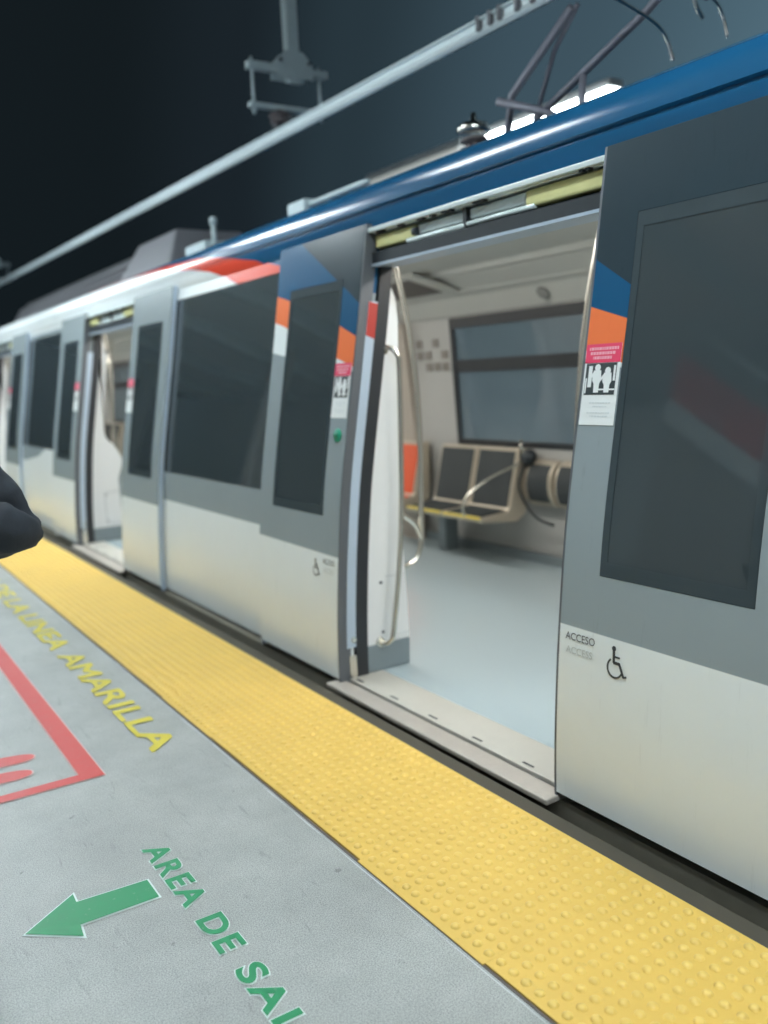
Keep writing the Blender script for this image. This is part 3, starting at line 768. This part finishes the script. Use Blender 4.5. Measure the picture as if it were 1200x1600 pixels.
bm = B(); random.seed(11)
PY_, PX_ = .0475, .0456
t = 1.64-.6175*12
while t < 24:
    j = random.uniform(-.003, .003)
    j2 = -.007 if 1.63 < t < 1.65 else 0
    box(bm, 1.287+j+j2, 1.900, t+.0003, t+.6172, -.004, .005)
    if t > 0.2:
        for a in range(13):
            for b_ in range(13):
                x = 1.320+a*PX_+j; y = t+.5*PY_+b_*PY_; n = 10 if y < 5 else 6
                rings = []
                for rr, hh in ((.0145, .0052), (.0125, .0095), (.0085, .0125), (.004, .0138)):
                    rings.append([bm.verts.new((x+rr*math.cos(2*PI*k/n), y+rr*math.sin(2*PI*k/n), hh)) for k in range(n)])
                for A_, B_ in zip(rings, rings[1:]):
                    for k in range(n):
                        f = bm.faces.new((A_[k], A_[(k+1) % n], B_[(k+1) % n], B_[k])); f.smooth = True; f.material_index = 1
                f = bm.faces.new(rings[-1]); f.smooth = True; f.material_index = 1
    t += .6175
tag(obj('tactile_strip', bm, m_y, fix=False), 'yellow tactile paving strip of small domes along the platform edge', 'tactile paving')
# worn joint line beside the strip
bm = B(); random.seed(4); y = -1; L0 = []; L1 = []
while y < 18:
    w = random.choice((.0006, .0008, .004, .006, .0012)); x = 1.268+random.uniform(-.004, .003)
    L0.append((x-w/2, y)); L1.append((x+w/2, y)); y += random.uniform(.04, .3)
slab_pts = L0+L1[::-1]
vs_ = [(bm.verts.new((a[0], a[1], .0016)), bm.verts.new((b_[0], b_[1], .0016))) for a, b_ in zip(L0, L1)]
for p_, q_ in zip(vs_, vs_[1:]): bm.faces.new((p_[0], p_[1], q_[1], q_[0]))
tag(obj('joint_sealant', bm, mat('sealant_pale', (.62, .64, .64), .6)), 'thin broken pale line of sealant beside the yellow strip', 'sealant line')
bm = B(); box(bm, 1.2755, 1.2835, -6, 24, .0004, .0016); tag(obj('joint_groove', bm, mat('joint_dirt', (.13, .105, .09), .9)), 'dark dirty joint between grey paving and yellow strip', 'joint')

# floor markings
m_gp = mat('paint_green', (.012, .26, .10), .5, var=.12, scale=30)
m_wp = mat('paint_white_outline', (.70, .80, .77), .6, var=.08)
m_rp = mat('paint_red', (.58, .055, .048), .5, var=.10, scale=20)
m_pp = mat('paint_pink_edge', (.72, .50, .48), .6)
m_yp = mat('paint_yellow_lettering', (.66, .55, .05), .5, var=.12, scale=25)
def worn(m, amount=.35, col=(.42, .45, .45, 1)):
    nt = m.node_tree; N = nt.nodes; L = nt.links; b = N['Principled BSDF']; src = b.inputs['Base Color'].links[0].from_socket
    tc = N.new('ShaderNodeTexCoord'); n = N.new('ShaderNodeTexNoise'); n.inputs['Scale'].default_value = 38; n.inputs['Detail'].default_value = 9; n.inputs['Roughness'].default_value = .75
    L.new(tc.outputs['Object'], n.inputs['Vector'])
    q = N.new('ShaderNodeMapRange'); q.inputs['From Min'].default_value = .60; q.inputs['From Max'].default_value = .70; q.inputs['To Max'].default_value = amount; L.new(n.outputs['Fac'], q.inputs['Value'])
    x = N.new('ShaderNodeMix'); x.data_type = 'RGBA'; L.new(q.outputs[0], x.inputs['Factor']); L.new(src, x.inputs['A']); x.inputs['B'].default_value = col; L.new(x.outputs['Result'], b.inputs['Base Color'])
for m_ in (m_gp, m_wp, m_rp, m_pp, m_yp): worn(m_)
def slab(bm, pts, z0, z1):
    from mathutils.geometry import tessellate_polygon
    top = [bm.verts.new((x, y, z1)) for x, y in pts]; n = len(pts)
    for t_ in tessellate_polygon([[Vector((x, y, 0)) for x, y in pts]]):
        f = bm.faces.new([top[i] for i in t_])
def mark(name, build, m, z, label=None, cat=None, parent=None):
    bm = B(); build(bm, z)
    bmesh.ops.recalc_face_normals(bm, faces=bm.faces)
    for f in bm.faces:
        if f.normal.z < 0: f.normal_flip()
    o = obj(name, bm, m, parent, fix=False)
    if label: tag(o, label, cat)
    return o
def words(L, xb, xt, off):
    def f(bm, z):
        for s, ya, yb in L:
            if off: add_text(bm, s, (xb, ya, z), (0, -1, 0), (1, 0, 0), w=ya-yb, h=xt-xb, offset=off, space=1.22)
            else:
                for k, (dx, dy) in enumerate(((0, 0), (.004, .006), (-.004, -.006), (.003, -.008), (-.003, .008))):
                    add_text(bm, s, (xb+dx, ya+dy, z+.0003*k), (0, -1, 0), (1, 0, 0), w=ya-yb, h=xt-xb)
    return f
GW = [('AREA', 2.745, 2.352), ('DE', 2.265, 2.090), ('SALIDA', 1.999, 1.39)]
def lettering(loc, label, L_, xb, xt, off, m_, oc=None):
    t_ = empty('painted_lettering', loc, label, 'lettering')
    for w_ in L_:
        o_ = mark('word', words([w_], xb, xt, off), m_, .004); o_.parent = t_; o_.location = -Vector(loc)
        if oc: mark('outline', words([w_], xb, xt, oc), m_wp, .002, parent=o_)
lettering((.78, 2.1, 0), 'green painted words AREA DE SALIDA outlined in white on the grey platform', GW, .750, .822, .030, m_gp, .060)
arrow = [(.705, 2.451), (.705, 2.563), (.495, 2.575), (.497, 2.624), (.337, 2.502), (.470, 2.392), (.476, 2.452)]
def grow(pts, d):
    n = len(pts); cx = sum(p[0] for p in pts)/n; cy = sum(p[1] for p in pts)/n; out = []
    area = sum(pts[i][0]*pts[(i+1) % n][1]-pts[(i+1) % n][0]*pts[i][1] for i in range(n)); sg = 1 if area > 0 else -1
    for i in range(n):
        a, b, c = Vector(pts[i-1]), Vector(pts[i]), Vector(pts[(i+1) % n])
        d1 = (b-a).normalized(); d2 = (c-b).normalized(); n1 = Vector((d1.y, -d1.x))*sg; n2 = Vector((d2.y, -d2.x))*sg
        v = n1+n2; l = v.length; k = min(2*d/(l*l)*1.0, 2.2*d/l) if l > .1 else 0
        out.append(tuple(b+v*k))
    return out
a_ = mark('exit_arrow', lambda bm, z: slab(bm, arrow, 0, z), m_gp, .004, 'solid green painted arrow pointing away from the train', 'arrow marking')
mark('outline', lambda bm, z: slab(bm, grow(arrow, .006), 0, z), m_wp, .002, parent=a_)
def rect(bm, x0, x1, y0, y1, z): slab(bm, [(x0, y0), (x1, y0), (x1, y1), (x0, y1)], 0, z)
def frame(bm, z, e=0):
    x0, x1, y0, y1 = -.60, .812, 3.41, 5.9; w = .085; w2 = .062
    rect(bm, x1-w-e, x1+e, y0-e, y1+e, z); rect(bm, x0-e, x1-w-e, y0-e, y0+w2+e, z); rect(bm, x0-e, x1-w-e, y1-w2-e, y1+e, z); rect(bm, x0-e, x0+w+e, y0+w2+e, y1-w2-e, z)
r_ = mark('waiting_box', lambda bm, z: frame(bm, z), m_rp, .004, 'red painted waiting frame with footprints on the platform floor', 'floor marking')
mark('outline', lambda bm, z: frame(bm, z, .005), m_pp, .002, parent=r_)
def foot(cx, cy, e=0):
    def f(bm, z):
        P = []
        for k in range(28):
            t_ = 2*PI*k/28; c_, s_ = math.cos(t_), math.sin(t_)
            u_ = (.17+e)*math.copysign(abs(c_)**.8, c_); v_ = (.050+.006*c_+e)*math.copysign(abs(s_)**.8, s_); P.append((cx+u_*.99+v_*.14, cy-u_*.14+v_*.99))
        slab(bm, P, 0, z)
    return f
for cx, cy in ((.455, 3.805), (.415, 3.645)):
    f_ = mark('footprint', foot(cx, cy), m_rp, .004, parent=r_); mark('footprint_outline', foot(cx, cy, .006), m_pp, .002, parent=f_)
lettering((1.1, 5, 0), 'yellow painted words DETRAS DE LA LINEA AMARILLA on the grey platform', [('DETRAS', 9.0, 7.68), ('DE', 7.46, 7.0), ('LA', 6.86, 6.42), ('LINEA', 6.30, 5.32), ('AMARILLA', 5.18, 3.50)], 1.035, 1.155, 0, m_yp)

# ------------------------------------------------------------------ overhead conductor rail and hangers
m_cond = mat('conductor_aluminium', (.70, .78, .80), .5, metal=.1, var=.1)
bm = B()
def rz(y): return 3.31+.0145*y
P = [(-.04, .055), (.04, .055), (.04, .045), (.014, .04), (.014, .0), (.03, -.035), (.012, -.055), (-.012, -.055), (-.03, -.035), (-.014, 0), (-.014, .04), (-.04, .045)]
A_ = [bm.verts.new((3.42+x*.85, -8, rz(-8)+z*.8+.02)) for x, z in P]; B_ = [bm.verts.new((3.42+x*.85, 40, rz(40)+z*.8+.02)) for x, z in P]
bm.faces.new(A_); bm.faces.new(B_[::-1])
for k in range(len(P)): bm.faces.new((A_[k], B_[k], B_[(k+1) % len(P)], A_[(k+1) % len(P)]))
cr = tag(obj('conductor_rail', bm, m_cond), 'long pale aluminium overhead conductor rail above the train', 'overhead rail')
for y in (3.55, 3.66, 3.78, 3.92, 4.0, 4.1):
    bm = B(); box(bm, 3.378, 3.462, y, y+.022, rz(y)+.0, rz(y)+.074); obj('splice_clamp', bm, m_unit, cr)
def hanger(y, lab):
    z = rz(y)
    t_ = empty('rail_hanger', (3.42, y, z), lab, 'rail support', 'hangers of the overhead conductor rail')
    def p(name, bm, m, par=None, **k): return obj(name, bm, m, par or t_, **k)
    bm = B(); box(bm, .09, .17, -.05, .05, .43, 2.2); box(bm, .08, .18, -.045, -.035, .40, 2.2); p('drop_post', bm, m_steel)
    bm = B(); box(bm, -.26, .43, -.035, .035, .48, .535); p('upper_bar', bm, m_steel)
    bm = B(); prism(bm, [(-.03, .44), (.28, .44), (.28, .56), (.2, .64), (.05, .64), (-.03, .56)], 'y', -.062, -.052)
    prism(bm, [(-.03, .44), (.28, .44), (.28, .56), (.2, .64), (.05, .64), (-.03, .56)], 'y', .052, .062); p('gusset_plate', bm, m_steel)
    bm = B()
    for x in (.0, .25): disc_stack(bm, (x, -.062, .56), [(.015, -.012), (.015, 0)], 8, 'y')
    p('bolt', bm, m_dark)
    bm = B(); box(bm, -.26, .40, -.025, .025, .20, .235); p('lower_bar', bm, m_steel)
    for x in (-.22, .37):
        bm = B(); tube(bm, [(x, 0, .15), (x, 0, .57)], .012, sm=False); disc_stack(bm, (x, 0, .17), [(.022, 0), (.022, .02)], 8); p('threaded_rod', bm, m_steel)
    bm = B(); disc_stack(bm, (0, 0, 0), [(.035, .09), (.04, .10), (.085, .105), (.08, .125), (.04, .13), (.04, .145), (.095, .15), (.085, .175), (.04, .18), (.03, .20)], 18); p('insulator', bm, m_porc)
    bm = B(); box(bm, -.05, .05, -.04, .04, .066, .092); p('rail_clamp', bm, m_dark, bevel=.005)
    bm = B(); box(bm, -4.6, .2, -.08, .08, 2.2, 2.36); p('bracket_arm', bm, m_steel)
    return t_
hanger(6.62, 'galvanised hanger frame with insulator above the nearest part of the overhead rail')
hanger(19.8, 'distant galvanised hanger frame at the left edge above the overhead rail')

# ------------------------------------------------------------------ station around the platform (seen in reflections and from the side)
m_conc = mat('station_concrete', (.34, .34, .33), .8, var=.12, scale=2)
m_wallp = mat('station_wall_panel', (.62, .67, .68), .5, var=.06)
bm = B(); box(bm, -6.6, 1.2, -12, 30, 4.3, 4.42); c_ = tag(obj('platform_canopy', bm, mat('canopy_sheet', (.62, .66, .67), .5)), 'grey sheet canopy over the near platform', 'canopy')
bm = B()
for y in range(-10, 30, 4): box(bm, -6.5, 1.15, y-.08, y+.08, 4.06, 4.298)
obj('canopy_beam', bm, m_steel, c_)
bm = B(); box(bm, -6.8, -6.6, -14, 32, 0, 4.3); tag(obj('platform_back_wall', bm, m_wallp), 'pale grey wall at the back of the near platform', 'wall')
for k, y in enumerate((-6, 2.2-4, 8, 16, 24)):
    bm = B(); box(bm, -3.2, -2.8, y-.2, y+.2, .002, 4.05); tag(obj('platform_column', bm, m_conc, bevel=.02), 'square concrete column holding the near platform canopy', 'column', 'columns of the near platform canopy')
# stair flight with red banner behind the photographer
st = empty('stairs', (-5.2, 1.4, 0), 'concrete stair flight with red banner along its side behind the platform', 'stairs')
bm = B()
for k in range(18): box(bm, -1.0, 1.0, .33*k, .33*k+.33, .002, .18*(k+1))
obj('steps', bm, m_conc, st)
for nm, z0, z1, m_ in (('red_banner', .20, .75, mat('banner_red', (.55, .05, .05), .5)), ('pale_band', -.12, .19, m_wallp), ('handrail', 1.05, 1.12, m_steel)):
    bm = B(); prism(bm, [(0, z0), (5.94, 3.24+z0), (5.94, 3.24+z1), (0, z1)], 'x', 1.02, 1.06); obj(nm, bm, m_, st)

def lamp(x, y, z, L_, m_e, label, group, w=.16):
    t_ = empty('fluorescent_lamp', (x, y, z), label, 'lamp', group)
    bm = B(); box(bm, -w/2-.03, w/2+.03, -L_/2-.03, L_/2+.03, .0, .07); obj('housing', bm, mat('lamp_housing', (.6, .62, .62), .5) if 'lamp_housing' not in MATS else MATS['lamp_housing'], t_)
    bm = B(); box(bm, -w/2, w/2, -L_/2, L_/2, -.035, -.002); obj('tube_diffuser', bm, m_e, t_, bevel=.01)
    bm = B()
    for q in (-.4, .4): tube(bm, [(0, q*L_, .07), (0, q*L_, 4.06-z if x < 3 else .9)], .01, 6, sm=False)
    obj('suspension_rod', bm, m_steel, t_)
    return t_
COOL = (.80, .95, 1.0)
m_tube = mat('lamp_tube', (.9, .9, .9), .4, emit=(.84, .96, 1.0), estr=36.0)
for k, y in enumerate((-6.0, -2.3, 1.4, 5.1, 8.8, 12.5, 16.2)):
    lamp(1.05, y, 3.98, 1.5, m_tube, 'bright fluorescent lamp hanging under the near canopy beside the train', 'lamps under the near canopy')
for k, y in enumerate((-5, -1.6, 8.6, 12.3)):  # added unseen row: fill light for the wall behind the camera
    lamp(.55, y, 4.0, 1.5, m_tube, 'unseen fluorescent lamp added under the near canopy as fill for the back wall', 'added fill lamps under the near canopy')
m_tubef = mat('far_lamp_tube', (.9, .9, .9), .4, emit=(.9, .98, 1), estr=14.0)
m_tubed = mat('far_lamp_tube_dim', (.9, .9, .9), .4, emit=(.8, .85, .78), estr=.16)
# far platform
bm = B(); box(bm, 9.6, 16, -20, 60, -1.199, 0); struct('far_platform_floor', bm, m_conc)
def pole_lamp(y, L_, m_e, label):
    t_ = empty('pole_lamp', (8.0, y, 0), label, 'lamp')
    bm = B(); box(bm, -.07, .14, -L_/2-.02, L_/2+.02, 4.562, 4.66); obj('housing', bm, MATS['lamp_housing'], t_, bevel=.01)
    bm = B(); box(bm, -.09, .12, -L_/2, L_/2, 4.47, 4.56); obj('tube_diffuser', bm, m_e, t_, bevel=.03)
    bm = B(); tube(bm, [(.14, 0, -1.19), (.14, 0, 4.62)], .05, 10, sm=False); obj('post', bm, m_steel, t_)
pole_lamp(8.48, 2.2, m_tubef, 'bright tube lamp of the far platform showing above the blue train roof')
pole_lamp(11.3, 2.4, m_tubed, 'dim tube lamp beyond the train roof, left of the bright one')
bm = B(); box(bm, 13.0, 13.2, -10, 26, 0, 2.7); fw = tag(obj('far_platform_wall', bm, mat('far_wall_bluegrey', (.34, .42, .50), .7)), 'blue grey panelled wall behind the far platform, seen through the train windows', 'wall')
bm = B()
for y in range(-8, 26, 2): box(bm, 12.93, 12.998, y, y+.3, 0, 2.7)
obj('wall_pilaster', bm, m_wallp, fw)
for y in (0, 7, 13):  # added unseen lamps that brighten the wall seen through the train windows
    lamp(11.2, y, 3.3, 1.5, m_tubef if False else mat('far_fill_tube', (.9, .9, .9), .4, emit=COOL, estr=26.0) if 'far_fill_tube' not in MATS else MATS['far_fill_tube'],
         'unseen fluorescent lamp added to brighten the far platform wall', 'added fill lamps of the far platform wall')

# ------------------------------------------------------------------ person at the left edge
def person():
    t_ = empty('person', (.10, 2.62, 0), 'person in a loose dark jacket at the left edge with a bent elbow', 'person')
    J = {}
    verts = []; rad = []; edges = []
    def v(name, p, r):
        J[name] = len(verts); verts.append(p); rad.append(r); return J[name]
    def e(a, b): edges.append((J[a], J[b]))
    v('pelvis', (0, 0, .93), (.16, .12)); v('waist', (0, .0, 1.06), (.145, .105)); v('chest', (0, 0, 1.22), (.165, .115)); v('upper', (0, .0, 1.36), (.13, .09)); v('neck', (0, -.01, 1.45), (.055, .055)); v('headb', (0, -.02, 1.52), (.07, .08)); v('head', (0, -.025, 1.60), (.078, .095)); v('top', (0, -.015, 1.68), (.06, .07))
    for a, b in (('pelvis', 'waist'), ('waist', 'chest'), ('chest', 'upper'), ('upper', 'neck'), ('neck', 'headb'), ('headb', 'head'), ('head', 'top')): e(a, b)
    for s, n in ((1, 'r'), (-1, 'l')):
        v('hip'+n, (.09*s, 0, .88), (.095, .095)); v('knee'+n, (.10*s, -.01, .50), (.062, .062)); v('ank'+n, (.10*s, .02, .09), (.042, .045)); v('toe'+n, (.11*s, -.14, .045), (.04, .03))
        e('pelvis', 'hip'+n); e('hip'+n, 'knee'+n); e('knee'+n, 'ank'+n); e('ank'+n, 'toe'+n)
    v('shr', (.18, 0, 1.36), (.06, .06)); v('elr', (.345, -.02, 1.11), (.043, .043)); v('wrr', (.235, -.18, 1.245), (.026, .026)); v('pmr', (.222, -.215, 1.295), (.03, .018))
    v('shl', (-.18, 0, 1.36), (.06, .06)); v('ell', (-.26, .02, 1.10), (.043, .043)); v('wrl', (-.20, -.18, 1.16), (.027, .027)); v('pml', (-.16, -.25, 1.19), (.03, .018))
    for n in 'rl': e('upper', 'sh'+n); e('sh'+n, 'el'+n); e('el'+n, 'wr'+n); e('wr'+n, 'pm'+n)
    def skin(name, verts, rad, edges, m, parent, root=0, sub=2):
        me = bpy.data.meshes.new(name); me.from_pydata(verts, edges, []); o = bpy.data.objects.new(name, me); COL.objects.link(o)
        o.modifiers.new('s', 'SKIN'); sv = me.skin_vertices[0].data
        for i, r in enumerate(rad): sv[i].radius = r; sv[i].use_root = (i == root)
        ss = o.modifiers.new('u', 'SUBSURF'); ss.levels = sub; ss.render_levels = sub
        dg = bpy.context.evaluated_depsgraph_get(); m2 = bpy.data.meshes.new_from_object(o.evaluated_get(dg))
        bpy.data.objects.remove(o)
        for p in m2.polygons: p.use_smooth = True
        m2.materials.clear(); m2.materials.append(m)
        r = bpy.data.objects.new(name, m2); COL.objects.link(r); r.parent = parent; return r
    m_skin = mat('skin', (.36, .19, .13), .5, var=.08); m_jk = mat('jacket_navy', (.022, .028, .038), .8, var=.2, bump=.3, bscale=30)
    m_tr = mat('trousers', (.02, .022, .028), .85); m_hair = mat('hair', (.012, .01, .009), .6); m_shoe = mat('shoe', (.03, .03, .03), .5)
    body = skin('body', verts, rad, edges, m_skin, t_)
    # fingers: separate curled chains rooted in the palms
    for hx, hy, hz, sx in ((.222, -.215, 1.295, 1), (-.16, -.25, 1.19, -1)):
        for q, (dx, ln) in enumerate(((-.022, .068), (-.007, .076), (.008, .071), (.022, .058))):
            vs = [(hx+dx*.8, hy+.008, hz+.0), (hx+dx, hy-.01, hz+.035), (hx+dx*1.05, hy-.028, hz+.035+ln*.35), (hx+dx*1.02, hy-.05, hz+.04+ln*.45)]
            skin('finger', vs, [(.009, .009), (.0085, .0085), (.008, .008), (.007, .007)], [(0, 1), (1, 2), (2, 3)], m_skin, body, sub=1)
        skin('thumb', [(hx-sx*.018, hy, hz-.02), (hx-sx*.036, hy-.012, hz+.002), (hx-sx*.036, hy-.035, hz+.022)], [(.011, .011), (.0095, .0095), (.008, .008)], [(0, 1), (1, 2)], m_skin, body, sub=1)
    # jacket
    jv = []; jr = []; je = []
    def a(p, r): jv.append(p); jr.append(r); return len(jv)-1
    h0 = a((0, 0, .86), (.178, .142)); h1 = a((0, 0, 1.05), (.180, .142)); h2 = a((0, 0, 1.22), (.195, .145)); h3 = a((0, 0, 1.365), (.13, .10)); h4 = a((0, -.005, 1.435), (.068, .066))
    for q in ((h0, h1), (h1, h2), (h2, h3), (h3, h4)): je.append(q)
    s1 = a((.19, 0, 1.345), (.085, .085)); s2 = a((.298, -.01, 1.23), (.086, .086)); s3 = a((.350, -.02, 1.105), (.076, .085)); s4 = a((.305, -.11, 1.125), (.072, .09)); s5 = a((.250, -.165, 1.215), (.062, .060))
    for q in ((h3, s1), (s1, s2), (s2, s3), (s3, s4), (s4, s5)): je.append(q)
    l1 = a((-.19, 0, 1.345), (.085, .085)); l2 = a((-.27, .02, 1.10), (.068, .068)); l3 = a((-.205, -.15, 1.15), (.045, .045))
    for q in ((h3, l1), (l1, l2), (l2, l3)): je.append(q)
    jk = skin('jacket', jv, jr, je, m_jk, body, sub=3)
    from mathutils import noise
    for v_ in jk.data.vertices:
        c_ = v_.co; f_ = noise.noise(Vector((c_.x*9, c_.y*9, c_.z*22)))*.018+noise.noise(Vector((c_.x*25, c_.y*25, c_.z*40)))*.007
        v_.co = c_+v_.normal*f_
    tv = [(0, 0, .92), (.095, 0, .86), (.10, -.01, .5), (.10, .02, .11), (-.095, 0, .86), (-.10, -.01, .5), (-.10, .02, .11)]
    skin('trousers', tv, [(.17, .135), (.11, .115), (.082, .085), (.068, .072), (.11, .115), (.082, .085), (.068, .072)], [(0, 1), (1, 2), (2, 3), (0, 4), (4, 5), (5, 6)], m_tr, body)
    for s in (1, -1): skin('shoe', [(.10*s, .06, .05), (.105*s, -.04, .055), (.11*s, -.17, .04)], [(.045, .05), (.05, .055), (.045, .038)], [(0, 1), (1, 2)], m_shoe, body)
    skin('hair', [(0, .02, 1.60), (0, .01, 1.67), (0, -.03, 1.70), (0, .035, 1.53)], [(.088, .085), (.085, .082), (.07, .06), (.06, .05)], [(3, 0), (0, 1), (1, 2)], m_hair, body)
    # face: nose, lips, eyes, ears
    skin('nose', [(0, -.118, 1.615), (0, -.135, 1.59), (0, -.125, 1.58)], [(.010, .010), (.014, .013), (.012, .01)], [(0, 1), (1, 2)], m_skin, body, sub=1)
    skin('mouth', [(-.022, -.115, 1.548), (0, -.122, 1.55), (.022, -.115, 1.548)], [(.006, .006), (.009, .007), (.006, .006)], [(0, 1), (1, 2)], mat('lips', (.30, .10, .09), .5), body, sub=1)
    for s in (1, -1):
        bm = B(); bmesh.ops.create_uvsphere(bm, u_segments=12, v_segments=8, radius=.013)
        o = obj('eye', bm, mat('eye', (.05, .04, .04), .2), body); o.location = (.031*s, -.103, 1.615)
        skin('ear', [(.080*s, -.02, 1.63), (.086*s, -.012, 1.60), (.080*s, -.02, 1.57)], [(.010, .014), (.012, .016), (.008, .01)], [(0, 1), (1, 2)], m_skin, body, sub=1)
    # phone in the right hand
    return t_
pt = person()

# ------------------------------------------------------------------ night sky and camera exposure
w = bpy.data.worlds.new('World'); scn.world = w; w.use_nodes = True
N = w.node_tree.nodes; L = w.node_tree.links; bg = N['Background']
tc = N.new('ShaderNodeTexCoord'); sp = N.new('ShaderNodeSeparateXYZ'); L.new(tc.outputs['Generated'], sp.inputs[0])
cr_ = N.new('ShaderNodeValToRGB'); cr_.color_ramp.interpolation = 'EASE'
el = cr_.color_ramp.elements
el[0].position = .10; el[0].color = (.0065, .0105, .013, 1)
el[1].position = .86; el[1].color = (.085, .155, .20, 1)
for p, c_ in ((.28, (.0065, .0105, .013, 1)), (.40, (.010, .016, .021, 1)), (.50, (.020, .035, .045, 1)), (.66, (.045, .08, .105, 1))):
    q = el.new(p); q.color = c_
L.new(sp.outputs['X'], cr_.inputs['Fac']); L.new(cr_.outputs['Color'], bg.inputs['Color']); bg.inputs['Strength'].default_value = .45

scn.view_settings.view_transform = 'Standard'; scn.view_settings.look = 'None'; scn.view_settings.exposure = 1.25; scn.view_settings.gamma = 1
scn.cycles.use_denoising = True
scn.cycles.max_bounces = 8; scn.cycles.transparent_max_bounces = 12
scn.cycles.sample_clamp_indirect = 6
